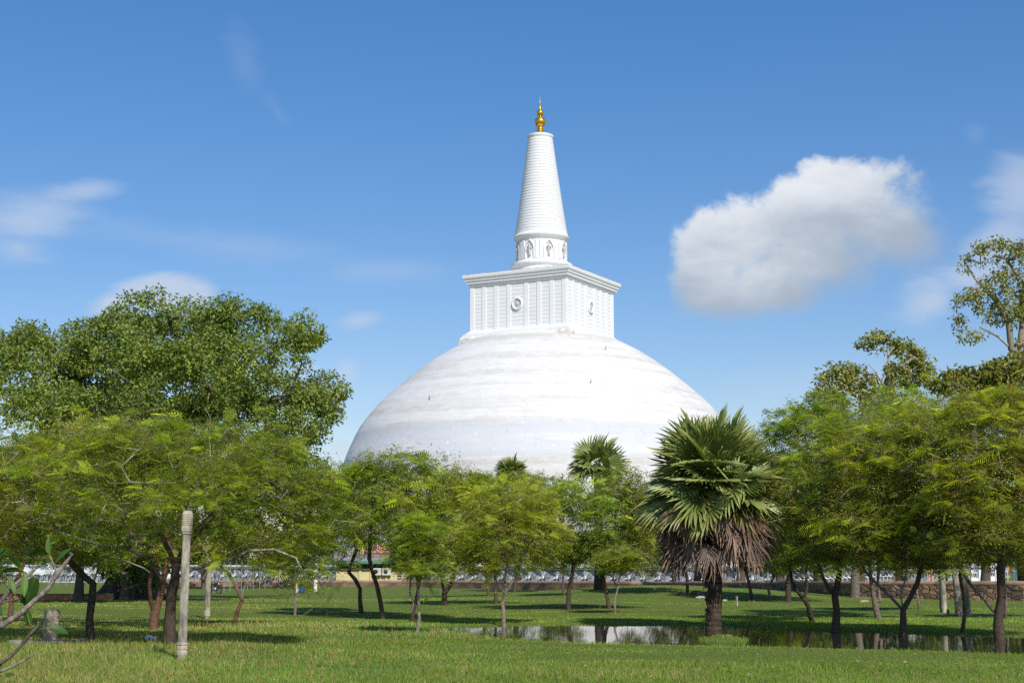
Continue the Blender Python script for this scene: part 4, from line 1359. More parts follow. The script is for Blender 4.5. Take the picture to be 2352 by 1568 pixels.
# bushy trees between the right wall and the platform
bush = []
for k_, (u, Yb_) in enumerate([(1700, 150), (1790, 138), (1880, 128), (1975, 136), (2070, 122), (2165, 132), (2260, 120), (2350, 128), (2430, 122), (1600, 158)]):
    lab = 'dark bushy tree standing behind the right boundary wall'
    if k_ < 2:
        bush.append(broadleaf_tree(lab, (u, 1335), 9, [[(u, 1335), (u + 3, 1290), (u - 2, 1240)]],
                    [(u, 1215, 74, 50), (u + 36, 1245, 60, 38), (u - 40, 1240, 60, 40), (u + 8, 1170, 50, 34)], 150, 300 + k_, leaves=40, size=0.34, puff=0.75,
                    c1=np.array([0.06, 0.105, 0.02]), c2=np.array([0.13, 0.155, 0.03]), Yover=Yb_, name='bushy_tree', group='bushy trees behind the right wall'))
    else:
        src_ = bush[k_ % 2]
        o2 = src_.copy()
        col.objects.link(o2)
        x_ = float(at(u, 1300, Yb_)[0])
        o2.location = (x_, Yb_, float(height(x_, Yb_)))
        o2.rotation_euler = (0, 0, k_ * 2.1)
        q_ = 0.85 + 0.25 * ((k_ * 37) % 10) / 10
        o2.scale = (q_, q_, q_)
        for ch in src_.children:
            c2_ = ch.copy()
            col.objects.link(c2_)
            c2_.parent = o2

# far trees beyond the platform, each its own thing sharing two builds
far = []
FARP = [(-40, 372), (60, 390), (150, 368), (250, 395), (345, 372), (440, 388), (540, 370), (640, 392), (730, 376), (1790, 430), (1890, 445), (1985, 428), (2090, 440), (2190, 425), (2290, 438), (2390, 428)]
for k_, (u, Yf) in enumerate(FARP):
    lab = 'dense dark green tree standing far off beyond the dome platform'
    if k_ < 2:
        w_ = 62 - 8 * k_
        t_ = broadleaf_tree(lab, (u, 1300), 4.5, [[(u, 1300), (u + 3, 1275), (u - 2, 1258)]],
                            [(u, 1258, w_, 24), (u + 24, 1246, w_ * 0.6, 20), (u - 26, 1250, w_ * 0.6, 20), (u + 4, 1278, w_ * 0.9, 18)], 130, 200 + k_, leaves=30, size=0.75, puff=1.7,
                            c1=np.array([0.040, 0.085, 0.018]), c2=np.array([0.085, 0.120, 0.026]), Yover=Yf, name='far_tree', group='far trees beyond the dome platform')
        far.append((t_, u, Yf))
    else:
        src_, u0_, Y0_ = far[k_ % 2]
        o2 = src_.copy()
        col.objects.link(o2)
        x_ = float(at(u, 1300, Yf)[0])
        o2.location = (x_, Yf, float(height(x_, Yf)))
        o2.rotation_euler = (0, 0, k_ * 1.7)
        q_ = 0.9 + 0.22 * ((k_ * 37) % 10) / 10
        o2.scale = (q_, q_, q_ * (0.92 + 0.2 * ((k_ * 53) % 10) / 10))
        for ch in src_.children:
            c2_ = ch.copy()
            col.objects.link(c2_)
            c2_.parent = o2

# ------------------------------------------------------------------ palms


def fan_leaf(mb, rng, hub, out, size, nseg=26, spread=R(250), droop=0.25, cols=None, fold=0.5, ragged=0.0, joined=0.55):
    """a pleated fan blade: segments joined in the inner half, free and pointed beyond"""
    out = out / np.linalg.norm(out)
    side = np.cross(out, np.array([0, 0, 1.0]))
    if np.linalg.norm(side) < 0.1:
        side = np.array([1.0, 0, 0])
    side /= np.linalg.norm(side)
    nrm = np.cross(side, out)
    tw = rng.normal() * 0.75
    side, nrm = side * math.cos(tw) + nrm * math.sin(tw), nrm * math.cos(tw) - side * math.sin(tw)
    V, Fq, C = [], [], []
    da = spread / nseg
    for k_ in range(nseg):
        a = -spread / 2 + (k_ + 0.5) * da
        ln = size * (0.78 + 0.22 * math.cos(a * 0.7)) * rng.uniform(1 - 0.06 - ragged, 1.04)
        bend = rng.normal() * (0.05 + ragged * 0.7)

        def pt(rr, ang, lift):
            d = out * math.cos(ang) + side * math.sin(ang)
            p = hub + d * rr + nrm * (lift + fold * rr * 0.5 * (1 - math.cos(ang)) * 0.55)
            p = p + np.array([0, 0, -droop * (rr / size) ** 2.4 * size])
            return p
        h = da * 0.5
        j = joined * size
        pl = 0.030 * size
        w2 = h * 0.60
        k0 = len(V)
        V += [hub, pt(j, a - h, 0), pt(j, a, pl), pt(j, a + h, 0), pt(ln * 0.80, a - w2 * 0.62 + bend * 0.4, -0.01), pt(ln * 0.80, a + bend * 0.4, pl * 0.8), pt(ln * 0.80, a + w2 * 0.62 + bend * 0.4, -0.01), pt(ln, a + bend, -0.02 * size)]
        Fq += [[k0, k0 + 1, k0 + 2], [k0, k0 + 2, k0 + 3], [k0 + 1, k0 + 4, k0 + 5, k0 + 2], [k0 + 2, k0 + 5, k0 + 6, k0 + 3], [k0 + 4, k0 + 7, k0 + 5], [k0 + 5, k0 + 7, k0 + 6]]
        cb = cols[0] * rng.uniform(0.85, 1.15)
        ct = cols[1] * rng.uniform(0.8, 1.2)
        C += [cb * 1.15, cb, cb * 1.1, cb, ct, ct, ct, ct * 1.1]
    mb.add(np.array(V), Fq, np.array(C))


def palm(label, base, trunk_r, crown_c, n_leaf, size, pet, seed, dead=0, nseg=26, lean=0.0, ybias=0.0, top_cut=None):
    rng = np.random.default_rng(seed)
    root = tag(empty('palm_tree', base), label, 'palm', 'fan palms')
    b = np.asarray(base, float)
    c = np.asarray(crown_c, float)
    tb = MB()
    n = 70
    P = np.array([b + (c - b) * f + [0.06 * math.sin(3 * f), 0, -0.2 * (1 - f)] for f in np.linspace(0, 1, n)])
    rr = trunk_r * (1.08 - 0.18 * np.linspace(0, 1, n)) * (1 + 0.05 * (np.arange(n) % 2)) * (1 + 0.25 * np.exp(-np.linspace(0, 12, n)))
    cc = np.array([0.062, 0.046, 0.036])[None, :] * rng.uniform(0.6, 1.5, (n, 1))
    tb.tube(P, rr, 16, cc)
    for _ in range(170 if dead else 30):                  # old leaf-base stubs on the bark
        f = rng.uniform(0.03, 0.95)
        a = rng.uniform(0, 6.28)
        d = np.array([math.cos(a), math.sin(a), 0])
        p = b + (c - b) * f + d * trunk_r * 0.95
        tb.tube([p, p + d * 0.035 + [0, 0, 0.05], p + d * 0.05 + [0, 0, 0.11]], [0.05, 0.04, 0.012], 4, np.array([0.085, 0.06, 0.045]) * rng.uniform(0.6, 1.5))
    tb.build('trunk', M_BARK, root)
    lb, pb = MB(), MB()
    G0, G1 = np.array([0.150, 0.215, 0.055]), np.array([0.310, 0.340, 0.100])
    ga = 2.39996
    for k_ in range(n_leaf):
        f = (k_ + 0.5) / n_leaf
        el_ = math.asin(np.clip(0.985 - 1.24 * f, -0.9, 0.99)) + rng.normal() * R(6)    # from upright in the middle to hanging below
        a = k_ * ga + rng.uniform(-0.3, 0.3)
        d = np.array([math.cos(a) * math.cos(el_), math.sin(a) * math.cos(el_), math.sin(el_)])
        L = pet * rng.uniform(0.55, 1.15)
        s0 = c + np.array([0, 0, 0.12 - 0.5 * f * pet])
        hub = s0 + d * L + np.array([0, 0, -0.06 * L * (1 - math.sin(max(el_, 0)))])
        yel = rng.uniform(0, 1) ** 3 * (0.4 + 0.6 * f)
        pc = np.array([0.30, 0.22, 0.03]) * (0.4 + 0.6 * f) + np.array([0.05, 0.1, 0.02]) * (1 - f)
        pb.tube([s0, s0 + (hub - s0) * 0.5 + [0, 0, 0.05 * L], hub], [0.034, 0.026, 0.020], 5, pc)
        c0 = G0 * (1 - yel) + np.array([0.20, 0.19, 0.02]) * yel
        c1 = G1 * (1 - yel * 0.7) + np.array([0.24, 0.20, 0.03]) * yel * 0.7
        out = d + np.array([0, 0, -(0.0 + 0.36 * f)])
        fan_leaf(lb, rng, hub, out, size * rng.uniform(0.85, 1.1), nseg, R(rng.uniform(170, 270)), 0.02 + 0.26 * f * rng.uniform(0.2, 1.3), (c0, c1), fold=0.2 + 0.9 * rng.uniform(), joined=0.48, ragged=0.04)
    pb.build('leaf_stalks', M_PALM, root)
    lb.build('crown', M_PALM, root)
    if dead:
        db = MB()
        for k_ in range(dead):
            f = (k_ + 0.5) / dead
            a = k_ * ga * 1.03 + rng.uniform(-0.3, 0.3)
            el_ = R(-6) - f * R(34) + rng.normal() * R(10)
            d = np.array([math.cos(a) * math.cos(el_), math.sin(a) * math.cos(el_), math.sin(el_)])
            s0 = c + np.array([0, 0, -0.50 * pet - f * pet * 0.38])
            hub = s0 + d * pet * rng.uniform(0.85, 1.2)
            db.tube([s0, (s0 + hub) / 2 + [0, 0, 0.06], hub], [0.03, 0.022, 0.018], 4, np.array([0.16, 0.10, 0.06]))
            o = rng.uniform(0, 1)
            c0 = np.array([0.20, 0.105, 0.055]) * (1 - o) + np.array([0.20, 0.165, 0.135]) * o
            c1 = np.array([0.29, 0.20, 0.15]) * rng.uniform(0.8, 1.25)
            fan_leaf(db, rng, hub, d + np.array([0, 0, -0.75]), size * rng.uniform(0.46, 0.72), 18, R(rng.uniform(110, 190)), 0.35 + 0.3 * rng.uniform(), (c0, c1), fold=1.1, ragged=0.16, joined=0.42)
        db.build('dead_leaf_skirt', M_DEAD, root)
    return root


b = ground(1638, 1456)
palm('big fan palm with a brown skirt of dead leaves at the edge of the pond', b, 0.245, at(1640, 1108, b[1] - 0.1), 96, 1.55, 1.46, 81, dead=84, nseg=26)
b = ground(1376, 1354)
palm('taller fan palm with yellow leaf stalks and loose crown before the dome', b, 0.30, at(1371, 1066, b[1]), 19, 1.75, 0.86, 82, nseg=20)
b2_ = ground(1190, 1352)
palm('fan palm showing only its tuft above the middle trees', b2_, 0.28, at(1177, 1088, b2_[1]), 40, 1.35, 0.95, 83, nseg=24)

# ------------------------------------------------------------------ carved stone columns, posts and stones


def carved_column(label, base_px, top_px, w_px, seed):
    rng = np.random.default_rng(seed)
    b = ground(*base_px)
    Y = b[1]
    tp = at(top_px[0], top_px[1], Y)
    root = tag(empty('stone_column', b), label, 'column', 'carved stone columns on the meadow')
    H = tp[2] - b[2]
    W = w_px * Y / F / 2
    dx = (tp[0] - b[0]) / H
    rz_ = R(14)

    def ring(hw, z, ch=0.22):
        c = hw * (1 - ch)
        q = np.array([[-c, -hw], [c, -hw], [hw, -c], [hw, c], [c, hw], [-c, hw], [-hw, c], [-hw, -c]])
        q = q @ rotz(rz_)[:2, :2].T
        return np.concatenate([q + [b[0] + dx * z, b[1]], np.full((8, 1), b[2] + z)], 1)

    def stack(prof):
        m_ = MB()
        V = np.concatenate([ring(h, z, c) for h, z, c in prof])
        n_ = len(prof)
        Fq = [[i_ * 8 + j_, i_ * 8 + (j_ + 1) % 8, (i_ + 1) * 8 + (j_ + 1) % 8, (i_ + 1) * 8 + j_] for i_ in range(n_ - 1) for j_ in range(8)]
        V = V + rng.normal(size=V.shape) * W * 0.018
        m_.add(V, np.array(Fq))
        m_.F.append(np.array([[(n_ - 1) * 8 + q for q in range(8)]]))
        return m_
    h = lambda f: f * H
    stack([(W * 0.82, -0.3, .2), (W * 0.82, h(.018), .2), (W * 0.95, h(.028), .15), (W * 1.13, h(.045), .15), (W * 1.16, h(.06), .15), (W * 1.02, h(.07), .15), (W * 1.14, h(.078), .15), (W * 1.15, h(.092), .15), (W * 1.0, h(.1), .15), (W * 1.16, h(.106), .12), (W * 1.12, h(.118), .12), (W * .9, h(.124), .2)]).build('base', M_STONE, root)
    stack([(W * (0.96 - 0.08 * f), h(.125 + .715 * f), .24) for f in np.linspace(0, 1, 14)]).build('shaft', M_STONE, root)
    pr = [(W * .9, h(.84), .2), (W * 1.08, h(.845), .15), (W * 1.02, h(.856), .15), (W * 1.14, h(.862), .15), (W * 1.18, h(.885), .15), (W * 1.10, h(.9), .2)]
    for q in range(6):
        z = .905 + q * .0135
        pr += [(W * 1.10, h(z), .22), (W * 1.22, h(z + .003), .2), (W * 1.2, h(z + .008), .2), (W * 1.08, h(z + .011), .22)]
    pr += [(W * 1.02, h(.988), .25), (W * .94, h(1.0), .3)]
    stack(pr).build('capital', M_STONE, root)
    return root


carved_column('tall weathered stone column with carved capital in the left foreground', (417, 1516), (431, 1173), 20.5, 1)
carved_column('smaller pale stone column behind the branch of the spreading tree', (475, 1420), (481.5, 1267), 12.0, 2)


def stone_post(label, base_px, top_px, w_px, seed, name='stone_post', mat=None, cat='post', group=None):
    rng = np.random.default_rng(int(seed * 10) + 1)
    b = ground(*base_px)
    Y = b[1]
    tp = at(top_px[0], top_px[1], Y)
    W = w_px * Y / F / 2
    m_ = MB()
    n_ = 9
    V = []
    for k_ in range(n_):
        f = k_ / (n_ - 1)
        c = b + (tp - b) * f - [0, 0, 0.2 * (1 - f)]
        q = np.array([[-.7, -1], [.7, -1], [1, -.6], [1, .6], [.7, 1], [-.7, 1], [-1, .6], [-1, -.6]]) * W * (1.06 - 0.1 * f)
        q = q @ rotz(R(20) + seed)[:2, :2].T
        V.append(np.concatenate([q + c[:2], np.full((8, 1), c[2])], 1) + rng.normal(size=(8, 3)) * W * 0.06)
    m_.add(np.concatenate(V), np.array([[i_ * 8 + j_, i_ * 8 + (j_ + 1) % 8, (i_ + 1) * 8 + (j_ + 1) % 8, (i_ + 1) * 8 + j_] for i_ in range(n_ - 1) for j_ in range(8)]))
    m_.F.append(np.array([[(n_ - 1) * 8 + q for q in range(8)]]))
    o = m_.build(name, mat or M_STONE)
    o.data.transform(Matrix.Translation([-float(q) for q in b]))
    o.location = [float(q) for q in b]
    return tag(o, label, cat, group)


stone_post('square pale stone post standing upright before the right wall', (2167, 1406), (2162, 1296), 13, 0.0, group=None)
stone_post('rough stone post leaning before the right wall beside a grey trunk', (2226, 1413), (2212, 1300), 11, 0.6)
stone_post('broken brown grey stone stump behind the kerb at left', (114, 1471), (120, 1400), 31, 0.2, name='stone_stump', mat=noise_mat('brown_grey_stone', (0.13, 0.115, 0.085), (0.34, 0.29, 0.22), 4, 0.9, 0.5), cat='stump')
stone_post('short thin wooden stake on the bank right of the palm', (1693, 1390), (1692, 1368), 4.2, 0.4, name='wooden_stake', cat='stake')
stone_post('small stump at the foot of the upright stone post', (2178, 1412), (2177, 1398), 6, 0.9, name='tree_stump', mat=M_RUBBLE, cat='stump')

rng = np.random.default_rng(9)


def boulder(label, u, v, wu, hu, seed, mat, name='stone', cat='stone', group=None, dy=0.7):
    b = ground(u, v)
    rg = np.random.default_rng(seed)
    m_ = MB().ball((0, 0, hu * b[1] / F * 0.35), (wu * b[1] / F / 2, wu * b[1] / F / 2 * dy, hu * b[1] / F * 0.75), seg=14, rings=8)
    V = m_.V[0]
    V += (rg.normal(size=V.shape) * 0.035 * wu * b[1] / F).astype(np.float32)
    V[:, 2] = np.clip(V[:, 2], -0.1, hu * b[1] / F)
    o = m_.build(name, mat)
    o.location = [float(q) for q in b]
    return tag(o, label, cat, group)


M_PALESTONE = noise_mat('pale_stone', (0.50, 0.47, 0.42), (0.34, 0.31, 0.26), 4, 0.9, 0.3)
boulder('flat pale stone slab at the left of the palm trunk on the bank', 1609, 1374, 22, 6, 1, M_PALESTONE, 'stone_slab', 'slab')
boulder('brown boulder on the shaded bank left of the palm trunk', 1600, 1365, 26, 10, 2, M_RUBBLE)
boulder('dark boulder half hidden in the shadow on the bank', 1565, 1366, 16, 7, 3, M_RUBBLE)
boulder('small grey stone on the bank right of the palm trunk', 1665, 1380, 10, 4, 4, M_PALESTONE)
boulder('tan stone at the foot of the right wall by the grey trunk', 1985, 1383, 22, 6, 5, noise_mat('tan_stone', (0.42, 0.32, 0.2), (0.3, 0.22, 0.14), 4, 0.9))
# fallen log by the left wall
b = ground(1085, 1348)
sN = b[1] / F
o = MB().tube([(-26 * sN, 0, 7 * sN), (-10 * sN, 0.1, 8 * sN), (8 * sN, 0.2, 9 * sN), (22 * sN, 0.1, 11 * sN)], [5 * sN, 6 * sN, 7 * sN, 8 * sN], 12, (0.05, 0.04, 0.035)).build('fallen_log', M_BARK, smooth=True)
o.location = b
tag(o, 'dark fallen log lying in the grass before the low wall', 'log')
# kerb at left
mb = MB()
rg = np.random.default_rng(3)
kp = [ground(u, v) for (u, v) in ((30, 1484), (75, 1481), (120, 1481), (160, 1479), (195, 1474))]
for a, b_ in zip(kp[:-1], kp[1:]):
    d = (b_ - a)
    L = np.linalg.norm(d)
    d /= L
    n = np.array([-d[1], d[0], 0])
    for f0, f1 in ((0.0, 0.49), (0.5, 0.99)):
        j = rg.normal(size=2) * 0.02
        V = [a + d * L * f + n * s_ + [0, 0, z + j[0]] for z in (-0.1, 0.13) for (f, s_) in ((f0, -0.14), (f1, -0.14), (f1, 0.14), (f0, 0.14))]
        mb.add(np.array(V), np.array([[0, 3, 2, 1], [4, 5, 6, 7], [0, 1, 5, 4], [1, 2, 6, 5], [2, 3, 7, 6], [3, 0, 4, 7]]))
tag(mb.build('stone_kerb', M_STONE), 'low stone kerb in the grass under the crooked left tree', 'kerb')
# plastic bag
b = ground(342, 1471)
mb = MB().ball((0, 0, 0.07), (0.13, 0.10, 0.085), (0.8, 0.82, 0.85), 16, 10)
mb.ball((0.13, 0.02, 0.06), (0.07, 0.05, 0.04), (0.8, 0.82, 0.85), 10, 6)
mb.tube([(0.16, 0.02, 0.08), (0.2, 0.02, 0.12), (0.22, 0.02, 0.11)], [0.03, 0.02, 0.03], 6, (0.8, 0.82, 0.85))
for V in mb.V:
    V += (np.random.default_rng(4).normal(size=V.shape) * 0.012).astype(np.float32)
o = mb.build('plastic_bag', M_PAINT)
o.location = b
tag(o, 'crumpled white plastic bag lying in the grass by the spreading tree', 'plastic bag')

# ------------------------------------------------------------------ boundary walls


def stone_wall_mat():
    m, t, p = new_mat('rubble_masonry')
    co = t.coord('Object')
    vo = t.n.new('ShaderNodeTexVoronoi')
    vo.feature = 'F1'
    t.put(vo.inputs['Vector'], t.mapping(co, (1.2, 1.2, 2.0)))
    vo.inputs['Scale'].default_value = 1.7
    sepc = t.n.new('ShaderNodeSeparateColor')
    t.l.new(vo.outputs['Color'], sepc.inputs[0])
    c = t.mix(sepc.outputs[0], (0.10, 0.07, 0.05, 1), (0.36, 0.22, 0.12, 1))
    c = t.mix(t.smooth(t.noise(co, 1.1, 6, 0.6), 0.45, 0.62, 0, 0.75), c, (0.07, 0.06, 0.05, 1))
    ve = t.n.new('ShaderNodeTexVoronoi')
    ve.feature = 'DISTANCE_TO_EDGE'
    t.put(ve.inputs['Vector'], t.mapping(co, (1.2, 1.2, 2.0)))
    ve.inputs['Scale'].default_value = 1.7
    c = t.mix(t.smooth(ve.outputs['Distance'], 0.0, 0.06), (0.05, 0.04, 0.035, 1), c)
    t.put(p.inputs['Base Color'], c)
    p.inputs['Roughness'].default_value = 0.95
    b_ = t.n.new('ShaderNodeBump')
    b_.inputs['Strength'].default_value = 0.8
    b_.inputs['Distance'].default_value = 0.06
    t.put(b_.inputs['Height'], t.smooth(ve.outputs['Distance'], 0, 0.15))
    t.l.new(b_.outputs[0], p.inputs['Normal'])
    return m


M_MASON = stone_wall_mat()
M_COPE = noise_mat('terracotta_coping', (0.34, 0.215, 0.15), (0.20, 0.14, 0.10), 1.3, 0.9, 0.3, 8)


def coped_wall(label, pts, thick=0.5, cope=0.14, mat=M_MASON, group=None):
    P = np.array(pts)
    root = tag(empty('boundary_wall', (P[0][0], P[0][1], float(height(P[0][0], P[0][1])))), label, 'wall', group)
    d = np.gradient(P[:, :2], axis=0)
    d /= np.linalg.norm(d, axis=1, keepdims=True)
    n = np.stack([-d[:, 1], d[:, 0]], 1)

    def strip(w0, zb, ztf, mb):
        V = []
        for k_ in range(len(P)):
            x, y, zt_ = P[k_]
            for s in (-1, 1):
                V.append([x + n[k_, 0] * w0 * s, y + n[k_, 1] * w0 * s, zb(k_)])
            for s in (1, -1):
                V.append([x + n[k_, 0] * w0 * s, y + n[k_, 1] * w0 * s, ztf(k_)])
        Fq = [[i_ * 4 + j_, i_ * 4 + (j_ + 1) % 4, (i_ + 1) * 4 + (j_ + 1) % 4, (i_ + 1) * 4 + j_] for i_ in range(len(P) - 1) for j_ in range(4)]
        mb.add(np.array(V), np.array(Fq))
        mb.F.append(np.array([[0, 1, 2, 3]]))
        e = (len(P) - 1) * 4
        mb.F.append(np.array([[e + 3, e + 2, e + 1, e]]))
    body = MB()
    strip(thick / 2, lambda k_: float(height(P[k_, 0], P[k_, 1])) - 0.5, lambda k_: P[k_, 2] - cope - 0.02, body)
    body.build('masonry', mat, root)
    cp = MB()
    Pc = P.copy()
    Pc[:, 2] -= cope * 0.6
    cp.tube(Pc, np.full(len(P), cope), 12)
    cp.build('rounded_coping', M_COPE, root, smooth=True)


def wpt(u, Y, v=1336.0):
    p_ = at(u, v, Y)
    return [p_[0], p_[1], p_[2]]


def densify(pts, n=10):
    pts = np.array(pts)
    t_ = np.linspace(0, len(pts) - 1, (len(pts) - 1) * n + 1)
    return np.stack([np.interp(t_, np.arange(len(pts)), pts[:, k_]) for k_ in range(3)], 1)


coped_wall('long rubble stone wall with rounded coping behind the right trees', densify([wpt(2700, 84), wpt(2352, 88), wpt(1960, 96), wpt(1700, 118), wpt(1480, 136)]), 0.5, 0.17)
coped_wall('low stained wall with rounded coping running behind the fence posts at left', densify([wpt(1470, 138), wpt(1200, 152, 1335), wpt(945, 168, 1334), wpt(700, 172, 1333), wpt(380, 172, 1333)]), 0.5, 0.2,
           noise_mat('stained_render', (0.30, 0.19, 0.12), (0.10, 0.08, 0.06), 0.6, 0.95, 0.3))
lw = [ground(u, 1377) for u in (-60, 20, 80, 150, 215, 260)]
coped_wall('low terracotta garden wall under the left trees', densify([[q[0], q[1], q[2] + 0.36] for q in lw], 6), 0.3, 0.07, noise_mat('terracotta_render', (0.50, 0.24, 0.13), (0.36, 0.18, 0.10), 0.7, 0.95))

# ------------------------------------------------------------------ fence posts, white posts, barrel
M_STEEL = noise_mat('galvanised_steel', (0.22, 0.24, 0.26), (0.34, 0.36, 0.38), 3, 0.5, metal=0.4)
M_WPOST = noise_mat('white_painted_post', (0.78, 0.76, 0.72), (0.66, 0.63, 0.58), 3, 0.7)
xs_ = [240, 450, 560, 680, 775, 890, 1000, 1120, 1220, 1325, 1470, 1555, 1655, 1985, 2255, 2325]
us = [(800 + x * 0.2126) * 0.5742 for x in xs_]
p0 = ground(us[0], 1361)
root = tag(empty('post_fence', p0), 'row of thin grey steel fence posts before the low left wall', 'fence')
mbp = MB()
mbp.tube([(0, 0, -0.3), (0, 0, 2.75), (0, -0.12, 2.95)], [0.045, 0.045, 0.04], 8)
pp = mbp.build('post', M_STEEL, root, local=True)
for k_, u in enumerate(us):
    q = ground(u, 1361.5 - 0.085 * (u - us[0]))
    ob = pp if k_ == 0 else pp.copy()
    if k_:
        col.objects.link(ob)
        ob.parent = root
    ob.location = [float(x) for x in (q - p0)]
fence_y = p0[1]
for (u, v0, v1, w_, lab) in ((634 * 1.0, 1361, 1318, 6.0, 'shorter square white post at the end of the steel fence'), (673.0 + 76, 1360, 1291, 5.5, 'tall square white post near the yellow shed')):
    pass
for (x, y1_, y0_, lab) in ((1830, 690, 880, 'shorter square white post beside the blue barrel'), (2175, 345, 862, 'tall square white post between fence and yellow shed')):
    u = (800 + x * 0.2126) * 0.5742
    vb, vt = (2180 + y0_ * 0.2126) * 0.5742, (2180 + y1_ * 0.2126) * 0.5742
    q = ground(u, vb)
    tpz = at(u, vt, q[1])[2]
    hw = 3.4 / F * q[1]
    o = MB().box((-hw, -hw, -0.3), (hw, hw, tpz - q[2] - 0.04)).box((-hw * 1.08, -hw * 1.08, tpz - q[2] - 0.04), (hw * 1.08, hw * 1.08, tpz - q[2])).build('white_post', M_WPOST)
    o.location = q
    tag(o, lab, 'post')
q = ground((800 + 1910 * 0.2126) * 0.5742, 1362)
s_ = q[1] / F
o = MB().lathe([(5.6 * s_, 0), (6.6 * s_, 1.2 * s_), (7.0 * s_, 5 * s_), (7.2 * s_, 5.3 * s_), (7.2 * s_, 5.9 * s_), (7 * s_, 6.2 * s_), (7.0 * s_, 11 * s_), (7.2 * s_, 11.3 * s_), (6.6 * s_, 14.5 * s_), (4 * s_, 15.5 * s_), (3.6 * s_, 17 * s_)], 20).build('water_barrel', noise_mat('blue_plastic', (0.015, 0.07, 0.34), (0.02, 0.09, 0.4), 3, 0.4), smooth=True)
o.location = q
tag(o, 'round blue plastic barrel behind the white post', 'barrel')

# motorbike
q = ground(492, 1363)
mk = tag(empty('motorbike', q), 'small black motorbike parked in the shade behind the second column', 'motorbike')
mk.rotation_euler = (0, 0, R(-38))
MK = noise_mat('black_enamel', (0.02, 0.02, 0.022), (0.035, 0.035, 0.04), 6, 0.3)
MKC = noise_mat('bright_metal', (0.55, 0.56, 0.58), (0.4, 0.41, 0.43), 6, 0.3, metal=0.8)
for x in (-0.62, 0.62):
    wv = MB()
    A = np.linspace(0, 2 * math.pi, 22)
    wv.tube(np.stack([x + 0.29 * np.cos(A), 0 * A, 0.30 + 0.29 * np.sin(A)], 1), np.full(22, 0.055), 8, cap=False)
    wo_ = wv.build('wheel', MK, mk, local=True)
    sp_ = MB()
    for a in np.linspace(0, math.pi, 5)[:-1]:
        sp_.tube([(x + 0.26 * math.cos(a), 0, 0.30 + 0.26 * math.sin(a)), (x - 0.26 * math.cos(a), 0, 0.30 - 0.26 * math.sin(a))], [0.012, 0.012], 4)
    sp_.tube([(x, -0.05, 0.30), (x, 0.05, 0.30)], [0.06, 0.06], 10)
    sp_.build('rim', MKC, wo_, local=True)
MB().ball((0.18, 0, 0.82), (0.30, 0.14, 0.13)).build('fuel_tank', MK, mk, smooth=True, local=True)
MB().ball((-0.30, 0, 0.80), (0.42, 0.13, 0.08)).build('seat', MK, mk, smooth=True, local=True)
MB().ball((0.05, 0, 0.42), (0.22, 0.14, 0.18)).tube([(0.0, 0.12, 0.3), (-0.4, 0.16, 0.3), (-0.75, 0.17, 0.36)], [0.03, 0.045, 0.05], 8).build('engine', MKC, mk, smooth=True, local=True)
MB().tube([(0.62, 0.06, 0.30), (0.48, 0.05, 0.72), (0.42, 0.03, 0.95)], [0.03] * 3, 6).tube([(0.62, -0.06, 0.30), (0.48, -0.05, 0.72), (0.42, -0.03, 0.95)], [0.03] * 3, 6).tube([(0.3, -0.36, 1.02), (0.42, 0, 0.98), (0.3, 0.36, 1.02)], [0.018] * 3, 6).tube([(0.42, 0, 0.8), (0.0, 0, 0.6), (-0.62, 0, 0.3)], [0.03] * 3, 6).build('frame', MK, mk, local=True)
MB().ball((0.56, 0, 0.86), (0.07, 0.10, 0.10)).build('headlight', MKC, mk, smooth=True, local=True)

# ------------------------------------------------------------------ yellow shed
qL = ground(773, 1346)
qR = ground(934, 1346)
YS = qL[1]
sS = YS / F
z0 = qL[2]
shed = tag(empty('shed', ((qL[0] + qR[0]) / 2, YS + 2.2, z0)), 'long low pale yellow shed with grey corrugated roof and green eave', 'shed')
Wd = (qR[0] - qL[0]) / 2
He = 52 * sS
D = 2.2
M_YEL = noise_mat('yellow_limewash', (0.62, 0.54, 0.27), (0.50, 0.45, 0.26), 0.8, 0.9, 0, None, 0.2, (1, 1, 0.7), 7)
MB().box((-Wd, -D, -0.2), (Wd, D, He)).build('wall', M_YEL, shed, local=True)
MB().box((-Wd - 0.04, -D - 0.04, -0.2), (Wd + 0.04, D + 0.04, 0.42)).build('skirting', noise_mat('stained_footing', (0.45, 0.40, 0.28), (0.22, 0.2, 0.15), 0.7, 0.95), shed, local=True)
MB().box((-Wd + 0.1, -D - 0.005, He - 0.62), (Wd - 0.1, -D - 0.02, He - 0.05)).build('vent_strip', noise_mat('dark_grille', (0.03, 0.035, 0.035), (0.06, 0.06, 0.06), 5, 0.8), shed, local=True)
for x in (-Wd + 0.1, -Wd * 0.33, -Wd * 0.02, Wd * 0.42, Wd - 0.25):
    MB().box((x - 0.14, -D - 0.13, -0.1), (x + 0.14, -D - 0.021, He)).build('pier', M_YEL, shed, local=True)
V, Fq = [], []
nC = 240
x0, x1 = -Wd - 1.2, Wd + 0.6
for k_ in range(nC + 1):
    x = x0 + (x1 - x0) * k_ / nC
    w_ = 0.035 * math.cos(k_ * math.pi / 2)
    V += [[x, -D - 0.9, He + 0.22 + w_], [x, 0.1, He + 1.05 + w_], [x, D + 0.9, He + 0.22 + w_]]
for k_ in range(nC):
    for j_ in range(2):
        Fq.append([k_ * 3 + j_, (k_ + 1) * 3 + j_, (k_ + 1) * 3 + j_ + 1, k_ * 3 + j_ + 1])
MB().add(np.array(V), np.array(Fq)).build('roof', noise_mat('asbestos_sheet', (0.30, 0.28, 0.26), (0.16, 0.15, 0.14), 0.9, 0.9), shed, local=True)
